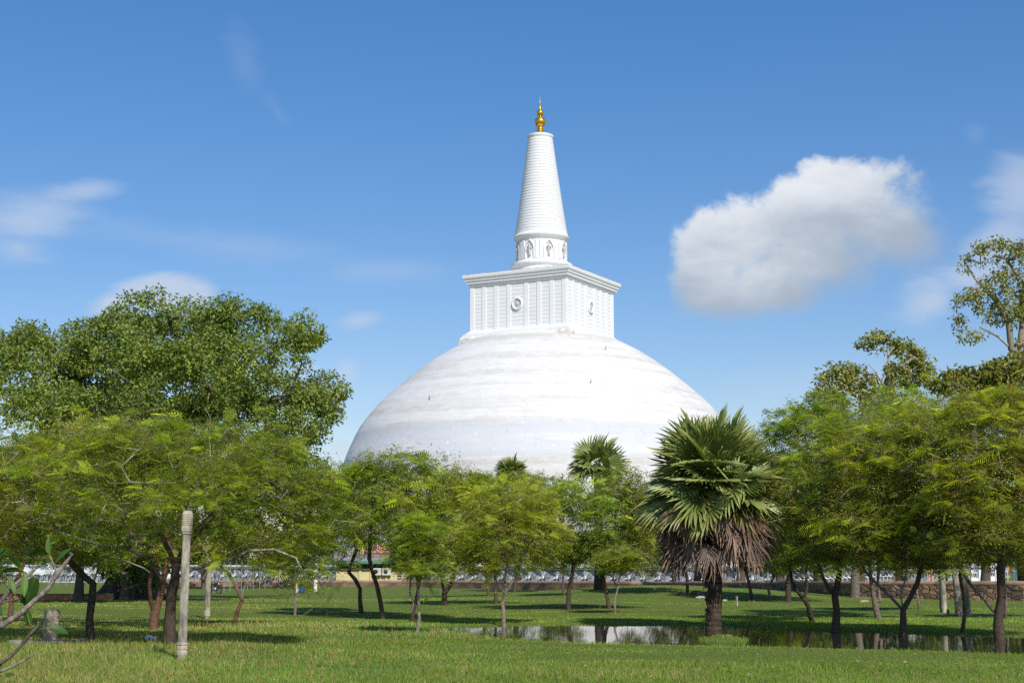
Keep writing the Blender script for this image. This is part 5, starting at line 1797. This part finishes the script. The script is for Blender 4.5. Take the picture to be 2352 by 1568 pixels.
MB().box((x0, -D - 0.95, He - 0.06), (x1, -D - 0.88, He + 0.20)).build('eave_board', noise_mat('green_paint', (0.04, 0.20, 0.10), (0.06, 0.26, 0.14), 1, 0.6), shed, local=True)
M_AC = noise_mat('cream_casing', (0.62, 0.60, 0.55), (0.52, 0.5, 0.46), 3, 0.5)
for x in (Wd * 0.155, Wd * 0.375 + 0.25):
    ac = MB().box((x - 0.5, -D - 0.48, He - 1.35), (x + 0.5, -D - 0.14, He - 0.55)).build('air_conditioner', M_AC, shed, local=True)
    A = np.linspace(0, 2 * math.pi, 20, endpoint=False)
    V = [[x - 0.12, -D - 0.50, He - 0.95]] + [[x - 0.12 + 0.26 * math.cos(a), -D - 0.495, He - 0.95 + 0.26 * math.sin(a)] for a in A]
    MB().add(np.array(V), [[0, 1 + k_, 1 + (k_ + 1) % 20] for k_ in range(20)]).build('fan_grille', MK, ac, local=True)
for k_ in range(7):
    z = 0.55 + k_ * 0.28
    MB().box((Wd - 1.05, -D - 0.06, z), (Wd - 0.55, -D - 0.021, z + 0.12)).build('louvre', MK, shed, local=True)

# ------------------------------------------------------------------ things on and before the platform: tents, pavilion, gate, flags


def pyramid_tent(label, u, v_e, Y, wu, hu, seed):
    c = at(u, v_e, Y)
    zb = float(height(c[0], Y))
    root = tag(empty('canopy_tent', (c[0], Y, zb)), label, 'tent', 'white tents at the left')
    W = wu * Y / F / 2
    H = c[2] - zb
    T = hu * Y / F
    m_ = MB()
    V = [[-W, -W, H - 0.3], [W, -W, H - 0.3], [W, W, H - 0.3], [-W, W, H - 0.3], [-W, -W, H], [W, -W, H], [W, W, H], [-W, W, H],
         [-W * .4, -W * .4, H + T * .45], [W * .4, -W * .4, H + T * .45], [W * .4, W * .4, H + T * .45], [-W * .4, W * .4, H + T * .45], [0, 0, H + T]]
    Fq = [[k_, (k_ + 1) % 4, 4 + (k_ + 1) % 4, 4 + k_] for k_ in range(4)] + [[4 + k_, 4 + (k_ + 1) % 4, 8 + (k_ + 1) % 4, 8 + k_] for k_ in range(4)] + [[8 + k_, 8 + (k_ + 1) % 4, 12] for k_ in range(4)]
    m_.add(np.array(V), Fq, (0.78, 0.80, 0.83))
    m_.build('canopy', M_CLOTH, root, local=True)
    for s1 in (-1, 1):
        for s2 in (-1, 1):
            MB().tube([(W * .96 * s1, W * .96 * s2, -0.1), (W * .96 * s1, W * .96 * s2, H - 0.2)], [0.06, 0.06], 8).build('leg', M_STEEL, root, local=True)


for k_, (u, v, w_, lab) in enumerate(((40, 1311, 74, 'white peaked tent at the far left'), (112, 1312, 66, 'white peaked tent second from the left edge'), (222, 1310, 74, 'white peaked tent left of the giant fig trunk'), (398, 1322, 56, 'small white peaked tent seen right of the giant fig trunk'))):
    pyramid_tent(lab, u, v, 186, w_, 22, k_)

# flags in five stripes on leaning poles and a hanging string
STR = [(0.02, 0.08, 0.55), (0.75, 0.60, 0.03), (0.65, 0.03, 0.03), (0.80, 0.80, 0.80), (0.75, 0.22, 0.03), (0.5, 0.25, 0.25)]


def flag(label, u, v_top, v_bot, Y, wu, tall, seed, stripes=None):
    rg = np.random.default_rng(seed)
    c = at(u, v_top, Y)
    base_z = ZT - 0.3 if Y > 205 else float(height(c[0], Y))
    root = tag(empty('flag', (c[0], Y, base_z)), label, 'flag', 'bright flags along the elephant walls')
    H = c[2] - base_z
    MB().tube([(0, 0, -0.2), (0, 0, H + 0.15)], [0.05, 0.035], 8).ball((0, 0, H + 0.2), 0.09).build('pole', M_WPOST, root, local=True)
    W, Hh = wu * Y / F, (v_bot - v_top) * Y / F
    m_ = MB()
    stripes = stripes or STR
    n_ = len(stripes)
    for k_, cc in enumerate(stripes):
        for h_ in range(6):
            V = []
            for (a, bb) in ((k_, h_), (k_ + 1, h_), (k_ + 1, h_ + 1), (k_, h_ + 1)):
                x = W * a / n_
                V.append([x + 0.04, 0.12 * math.sin(a * 1.4 + bb * 0.5 + seed), H - Hh * bb / 6 - 0.10 * x])
            m_.add(np.array(V), np.array([[0, 1, 2, 3]]), cc)
    m_.build('flag_cloth', M_CLOTH, root, smooth=True, local=True)


flag('tall striped flag above the left end of the shed roof', 824, 1238, 1272, 207, 16, True, 1)
flag('striped flag above the middle of the shed roof', 868, 1246, 1268, 212, 14, True, 2)
flag('small striped flag hanging among the trees right of the shed', 930, 1244, 1262, 214, 12, True, 3)
RW = [(0.65, 0.05, 0.03), (0.80, 0.20, 0.03), (0.78, 0.78, 0.78)]
flag('orange and white flag low before the right elephant wall', 2134, 1300, 1333, 180, 8, True, 4, RW)
flag('red flag behind the top of the square stone post', 2152, 1284, 1306, 205, 14, True, 5, RW)
flag('striped flag right of the square stone post', 2180, 1272, 1300, 206, 12, True, 6)
flag('striped red flag left of the white gateway', 2243, 1258, 1292, 205, 16, True, 7)
flag('dark red flag hanging beside the white pillar', 2325, 1230, 1256, 205, 12, True, 8)
flag('red and yellow flag low left of the white pillar', 2313, 1288, 1312, 200, 8, True, 9, [(0.7, 0.55, 0.03), (0.65, 0.03, 0.03), (0.3, 0.05, 0.2)])
flag('red flag seen left of the giant fig trunk', 213, 1270, 1285, 190, 9, True, 10, RW)
flag('striped flag behind the V shaped tree', 2080, 1240, 1268, 206, 14, True, 11)
flag('striped flag above the wall behind the leaning grey stems', 2028, 1244, 1268, 206, 13, True, 12)

# white gateway and pillar at far right
YG = 196.0
g = at(2258, 1340, YG)
zg = float(height(g[0], YG)) 
gw = tag(empty('gateway', (g[0], YG, zg)), 'white shrine gateway with low balustrade right of the stone posts', 'gateway')
sG = YG / F
hG = g[2] - zg
MB().box((-30 * sG, -1, -0.3), (30 * sG, 2, hG + 6 * sG)).build('base', M_WHITE, gw, local=True)
for x in (-28, -10, 10, 27):
    MB().box(((x - 3.2) * sG, -0.9, hG + 6 * sG), ((x + 3.2) * sG, -0.4, hG + 34 * sG)).box(((x - 4.2) * sG, -1.0, hG + 34 * sG), ((x + 4.2) * sG, -0.3, hG + 37 * sG)).build('pillar', M_WHITE, gw, local=True)
MB().box((-33 * sG, -1.2, hG + 37.1 * sG), (33 * sG, 2, hG + 41 * sG)).box((-29 * sG, -1.0, hG + 41.1 * sG), (29 * sG, 1.8, hG + 46 * sG)).build('roof', M_WHITE, gw, local=True)
MB().box((-24.5 * sG, -0.8, hG + 6.1 * sG), (-13.5 * sG, -0.6, hG + 17 * sG)).box((13.5 * sG, -0.8, hG + 6.1 * sG), (23.5 * sG, -0.6, hG + 17 * sG)).build('balustrade', M_WHITE, gw, local=True)
g = at(2343, 1340, 185.0)
zg = float(height(g[0], 185.0))
s5 = 185 / F
o = MB().square([(8.5 * s5, 0), (8.5 * s5, g[2] - zg + 24 * s5), (9.6 * s5, g[2] - zg + 24.2 * s5), (9.6 * s5, g[2] - zg + 27 * s5), (7 * s5, g[2] - zg + 27.2 * s5), (7 * s5, g[2] - zg + 108 * s5), (8.8 * s5, g[2] - zg + 109 * s5), (8.8 * s5, g[2] - zg + 113 * s5), (5 * s5, g[2] - zg + 116 * s5), (1.5 * s5, g[2] - zg + 122 * s5)], rz=R(20)).build('white_pillar', M_WHITE)
o.location = (g[0], 185.0, zg)
tag(o, 'tall square white pillar with a stepped foot at the right edge', 'pillar')

# peach tiled pavilion behind the shed
YP = 214.0
g = at(905, 1300, YP)
sp5 = YP / F
pv = tag(empty('pavilion', (g[0], YP, ZT - 0.35)), 'peach coloured pavilion with red eave glimpsed above the shed roof', 'pavilion')
z1 = at(905, 1272, YP)[2] - (ZT - 0.35)
W = 62 * sp5
MB().box((-W * .8, -2, 0), (W * .8, 2, z1 - 0.02)).build('wall', noise_mat('cream_wall', (0.7, 0.62, 0.5), (0.6, 0.52, 0.42), 0.8, 0.9), pv, local=True)
V = [[-W, -3, z1 + .25], [W, -3, z1 + .25], [W, 3, z1 + .25], [-W, 3, z1 + .25], [-W * .6, 0, z1 + 27 * sp5], [W * .6, 0, z1 + 27 * sp5]]
MB().add(np.array(V), [[0, 1, 5, 4], [1, 2, 5], [2, 3, 4, 5], [3, 0, 4], [3, 2, 1, 0]]).build('roof', noise_mat('peach_tile', (0.62, 0.36, 0.22), (0.5, 0.28, 0.17), 1.4, 0.9, 0.2, 6, 0.2, (1, 1, 4)), pv, local=True)
MB().box((-W, -3.05, z1), (W, 3.05, z1 + .245)).build('eave_board', noise_mat('red_paint', (0.5, 0.05, 0.05), (0.42, 0.04, 0.05), 1, 0.6), pv, local=True)

# ------------------------------------------------------------------ foreground fig branches at the left edge
YF = 6.2
rng = np.random.default_rng(77)


def fp(x, y, dy=0.0):
    return at(x * 0.2311, 1205.8 + y * 0.2311, YF + dy)


s7 = YF / F * 0.2311
fb_root_pos = np.array([fp(-900, 800)[0], YF + 0.1, float(height(fp(-900, 800)[0], YF))])
fig = tag(empty('fig_sapling', fb_root_pos), 'close leafy fig branches with thick leaves reaching in at the left edge', 'tree')
GB = np.array([0.24, 0.20, 0.165])
DBk = np.array([0.11, 0.09, 0.075])
base_low = fb_root_pos + [0, 0, -0.05]
br = MB()
fk = fp(-800, 1700)
br.tube([base_low, fb_root_pos + [0.02, 0, 0.8], fk], np.array([75, 62, 48]) * s7, 12, GB * 0.7)


def limb(pts, r0, r1, c=GB, dys=None):
    n0 = len(pts)
    P = np.array([fp(x, y, (dys or 0) * k_ / n0) for k_, (x, y) in enumerate(pts)])
    t_ = np.linspace(0, n0 - 1, (n0 - 1) * 6 + 1)
    Pd = np.stack([np.interp(t_, np.arange(n0), P[:, k_]) for k_ in range(3)], 1)
    for _ in range(2):
        Pd[1:-1] = (Pd[:-2] + 2 * Pd[1:-1] + Pd[2:]) / 4
    rr = np.linspace(r0, r1, len(Pd)) * s7
    rr *= 1 + 0.10 * (np.arange(len(Pd)) % 6 == 0) + rng.normal(size=len(Pd)) * 0.035
    br.tube(Pd, rr, 10, c[None, :] * rng.uniform(0.75, 1.25, (len(Pd), 1)))


br.tube([fk, fp(-350, 1240), fp(0, 1010)], np.array([46, 38, 30]) * s7, 10, GB)
limb([(0, 1010), (100, 940), (200, 880), (330, 760), (480, 630), (570, 480), (650, 380), (712, 275)], 30, 19)
limb([(570, 490), (535, 400), (500, 310)], 13, 8, GB * 0.9)
br.tube([fk, fp(-300, 1560), fp(0, 1380)], np.array([30, 24, 18]) * s7, 10, DBk)
limb([(0, 1380), (120, 1290), (240, 1160), (310, 1070), (370, 1010), (385, 955)], 18, 14, DBk)
br.tube([fk, fp(-300, 1580, 0.1), fp(0, 1452, 0.1)], np.array([26, 20, 15]) * s7, 10, GB)
limb([(0, 1452), (150, 1390), (330, 1288)], 14, 10, GB * 1.15)
br.tube([fk, fp(-350, 1150, -0.1), fp(0, 770, -0.1)], np.array([38, 30, 24]) * s7, 10, DBk)
limb([(0, 770), (80, 670), (160, 610), (195, 590)], 25, 16, DBk * 1.3)
limb([(20, 765), (100, 745), (190, 730)], 11, 7, DBk * 1.4)
limb([(60, 690), (180, 560), (290, 490), (350, 430)], 18, 16, GB * 1.2)
limb([(0, 990), (20, 970), (5, 900), (-60, 800)], 12, 8, GB)
br.build('branches', M_BARK, fig, smooth=True)


def fig_leaf(x0, y0, x1, y1, wpx, roll, curl, dz, shade=1.0, pet=None):
    b_ = fp(x0, y0)
    t_ = fp(x1, y1, dz)
    ax = t_ - b_
    L = np.linalg.norm(ax)
    ax /= L
    view = np.array([0, 1.0, 0])
    sd = np.cross(ax, view)
    sd /= np.linalg.norm(sd)
    nm = np.cross(sd, ax)                       # towards the camera side or away
    sd2 = sd * math.cos(roll) + nm * math.sin(roll)
    nm2 = np.cross(ax, sd2)
    if nm2[2] < 0:
        nm2, sd2 = -nm2, -sd2
    W = wpx * s7 / 2
    nu, nv = 13, 8
    V, C = [], []
    for i_ in range(nu):
        f = i_ / (nu - 1)
        wv = W * (math.sin(math.pi * min(1, (f * 0.94 + 0.04)) ** 0.85) ** 0.75)
        for j_ in range(nv + 1):
            g_ = -1 + 2 * j_ / nv
            p_ = b_ + ax * L * f + sd2 * wv * g_ + nm2 * (0.22 * W * abs(g_) ** 1.4 + curl * L * 4 * f * (1 - f) * 0.5)
            V.append(p_)
            vein = 1.35 if j_ == nv // 2 else 1.0
            C.append(np.array([0.045, 0.105, 0.018]) * shade * vein * (1 + 0.1 * math.sin(i_ * 3.1)) + (np.array([0.03, 0.02, 0]) if shade > 1.2 else 0))
    Fq = [[i_ * (nv + 1) + j_, i_ * (nv + 1) + j_ + 1, (i_ + 1) * (nv + 1) + j_ + 1, (i_ + 1) * (nv + 1) + j_] for i_ in range(nu - 1) for j_ in range(nv)]
    m_ = MB().add(np.array(V), np.array(Fq), np.array(C))
    if pet:
        pb_ = fp(*pet)
        m_.tube([pb_, (pb_ + b_) / 2 + [0, 0, 0.006], b_, b_ + ax * L * 0.5], np.array([4.5, 4, 3.5, 1.5]) * s7, 5, np.array([0.30, 0.26, 0.06]))
    m_.build('leaf', M_GLOSS, fig, smooth=True)


LV = [(500, 300, 490, 110, 78, 0.4, 0.1, 0.04, 1.5, (500, 360)), (490, 300, 235, 315, 95, 0.9, 0.28, 0.05, 0.9, (500, 330)), (500, 370, 410, 330, 46, 0.5, 0.1, 0, 1.0, (520, 410)),
      (562, 360, 722, 232, 80, 0.8, 0.15, -0.03, 1.2, (545, 430)), (205, 445, 40, 288, 105, 0.7, 0.2, -0.05, 1.5, (240, 470)), (245, 470, -20, 480, 85, 0.9, 0.22, 0.05, 1.3, (260, 480)),
      (245, 465, 240, 715, 72, 0.5, -0.08, -0.05, 1.5, (265, 480)), (350, 520, 236, 795, 150, 0.25, 0.05, 0.03, 0.85, (300, 480)), (90, 525, 152, 692, 62, 0.6, 0.1, -0.02, 1.3, (60, 520)),
      (262, 845, 298, 1002, 78, 0.3, 0.08, 0.02, 1.1, (310, 1060)), (480, 1022, 678, 1082, 92, 0.8, 0.2, 0.03, 0.9, (382, 1045)), (45, 1490, 150, 1485, 44, 0.5, 0.1, 0, 0.9, (0, 1500)),
      (0, 400, 92, 338, 46, 0.5, 0.1, 0, 0.8, None), (-10, 320, 112, 232, 66, 0.9, 0.1, 0, 0.9, None), (-30, 780, 18, 900, 50, 0.5, 0.1, 0, 0.9, None), (165, 742, 245, 772, 44, 0.6, 0.1, 0, 0.8, None), (-30, 270, 60, 232, 60, 0.9, 0.1, 0, 0.8, None)]
for a in LV:
    fig_leaf(*a)

# ------------------------------------------------------------------ grass
rng = np.random.default_rng(101)


def blades(n, y0, y1, hgt, wid, power, seed, dry_bias=0.0):
    rg = np.random.default_rng(seed)
    f = rg.uniform(size=n)
    Yb = 1.0 / ((1 / y0 ** power) + f * (1 / y1 ** power - 1 / y0 ** power)) ** (1 / power)
    half = Yb * 0.37 + 1.5
    Xb = rg.uniform(-1, 1, n) * half
    # gather part of them into tufts
    cl = rg.uniform(size=n) < 0.55
    Xb = np.where(cl, np.round(Xb / 0.45) * 0.45 + rg.normal(size=n) * 0.10 + 0.2 * np.sin(Yb * 7), Xb)
    h = height(Xb, Yb)
    wet = h < WATER - 0.01
    keep = (~wet) | ((h > WATER - 0.17) & (rg.uniform(size=n) < np.where(Xb > 7.8, 0.07, 0.012) * (0.35 + 0.9 * (fbm(Xb, Yb, 1.3) > -0.15))))
    Xb, Yb, h = Xb[keep], Yb[keep], h[keep]
    n = len(Xb)
    pat = fbm(Xb, Yb, 0.25) + 0.5 * fbm(Xb, Yb, 1.1)
    dry = smoothstep(-0.15, 0.75, pat + dry_bias - 0.045 * np.minimum(Xb, 8)) * (1 - smoothstep(58, 75, Yb) * 0.4)
    green2 = smoothstep(0.1, 0.9, -fbm(Xb + 30, Yb, 0.21))
    lush = np.exp(-((h - WATER) / 0.08) ** 2)
    dry = dry * (1 - 0.8 * lush)
    long_ = 0.50 + 0.95 * smoothstep(-0.4, 0.9, pat) + 0.1 * lush
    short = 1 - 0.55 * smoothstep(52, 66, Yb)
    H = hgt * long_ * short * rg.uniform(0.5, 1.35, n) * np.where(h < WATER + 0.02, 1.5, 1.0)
    H = H * (1 - 0.50 * smoothstep(-4, 1, Xb) * smoothstep(33, 38, Yb) * (1 - smoothstep(56, 62, Yb)))
    Wd_ = wid * Yb / 30 * rg.uniform(0.7, 1.3, n)
    a = rg.uniform(0, 6.283, n)
    lean = rg.uniform(0.1, 0.65, n) * H
    dxy = np.stack([np.cos(a), np.sin(a), 0 * a], 1)
    wv = np.stack([np.cos(a + 1.57), np.sin(a + 1.57), 0 * a], 1)
    wv = np.where(np.abs(wv[:, :1]) < 0.5, np.array([[1.0, 0, 0]]), wv)
    B = np.stack([Xb, Yb, h - 0.02], 1)
    M_ = B + dxy * lean[:, None] * 0.35 + np.array([0, 0, 1]) * (H * 0.6)[:, None]
    T_ = B + dxy * lean[:, None] + np.array([0, 0, 1]) * H[:, None]
    V = np.stack([B - wv * Wd_[:, None] * 0.5, B + wv * Wd_[:, None] * 0.5, M_ + wv * Wd_[:, None] * 0.38, M_ - wv * Wd_[:, None] * 0.38, T_], 1).reshape(-1, 3)
    k0 = np.arange(n) * 5
    Fq = np.stack([k0, k0 + 1, k0 + 2, k0 + 3], 1)
    Ft = np.stack([k0 + 3, k0 + 2, k0 + 4], 1)
    g1, g2, dr_ = np.array([0.175, 0.280, 0.034]), np.array([0.130, 0.275, 0.055]), np.array([0.44, 0.345, 0.135])
    base = g1 * (1 - green2[:, None]) + g2 * green2[:, None]
    isd = (rg.uniform(size=n) < 0.06 + 0.70 * dry)[:, None]
    c = np.where(isd, dr_, base) * rg.uniform(0.65, 1.3, (n, 1)) * (1 + 0.22 * fbm(Xb + 5, Yb * 0.5, 0.8))[:, None]
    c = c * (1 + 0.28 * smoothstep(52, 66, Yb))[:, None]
    C = np.repeat(c, 5, 0)
    return V, [Fq, Ft], C


gm = MB()
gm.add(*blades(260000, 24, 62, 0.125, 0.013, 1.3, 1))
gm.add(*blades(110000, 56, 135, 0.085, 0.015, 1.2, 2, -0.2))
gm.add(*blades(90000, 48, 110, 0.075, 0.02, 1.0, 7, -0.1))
tag(gm.build('grass', M_GRASS), 'green and dry straw coloured meadow grass', 'grass', None, 'stuff')
# taller seed stalks
sm = MB()
V, Fs, C = blades(7000, 26, 50, 0.25, 0.008, 1.2, 3)
sm.add(V, Fs, np.tile([0.34, 0.27, 0.12], (len(V), 1)) * np.random.default_rng(2).uniform(0.7, 1.2, (len(V), 1)))
tag(sm.build('seed_grass', M_GRASS), 'dry seed stalks standing above the meadow grass', 'grass', None, 'stuff')

# fallen leaves on the lawn
rl = np.random.default_rng(55)
nL_ = 1500
Yl = 27 + 60 * rl.uniform(size=nL_) ** 1.5
Xl = rl.uniform(-1, 1, nL_) * (Yl * 0.37)
hl = height(Xl, Yl)
ok_ = hl > WATER + 0.02
lm = MB()
place(lm, LEAF, np.stack([Xl, Yl, hl + 0.06 + 0.05 * rl.uniform(size=nL_)], 1)[ok_], rl.normal(size=(nL_, 3))[ok_] * np.array([1, 1, 0.35]), (0.075 * rl.uniform(0.5, 1.3, nL_) * (0.6 + Yl / 80))[ok_],
      np.where((rl.uniform(size=nL_) < 0.3)[:, None], np.array([[0.40, 0.34, 0.24]]), np.array([[0.30, 0.17, 0.07]]))[ok_] * rl.uniform(0.6, 1.3, (nL_, 1))[ok_], rl)
tag(lm.build('leaf_litter', M_LEAF), 'scattered dry fallen leaves lying on the meadow grass', 'fallen leaves', None, 'stuff')
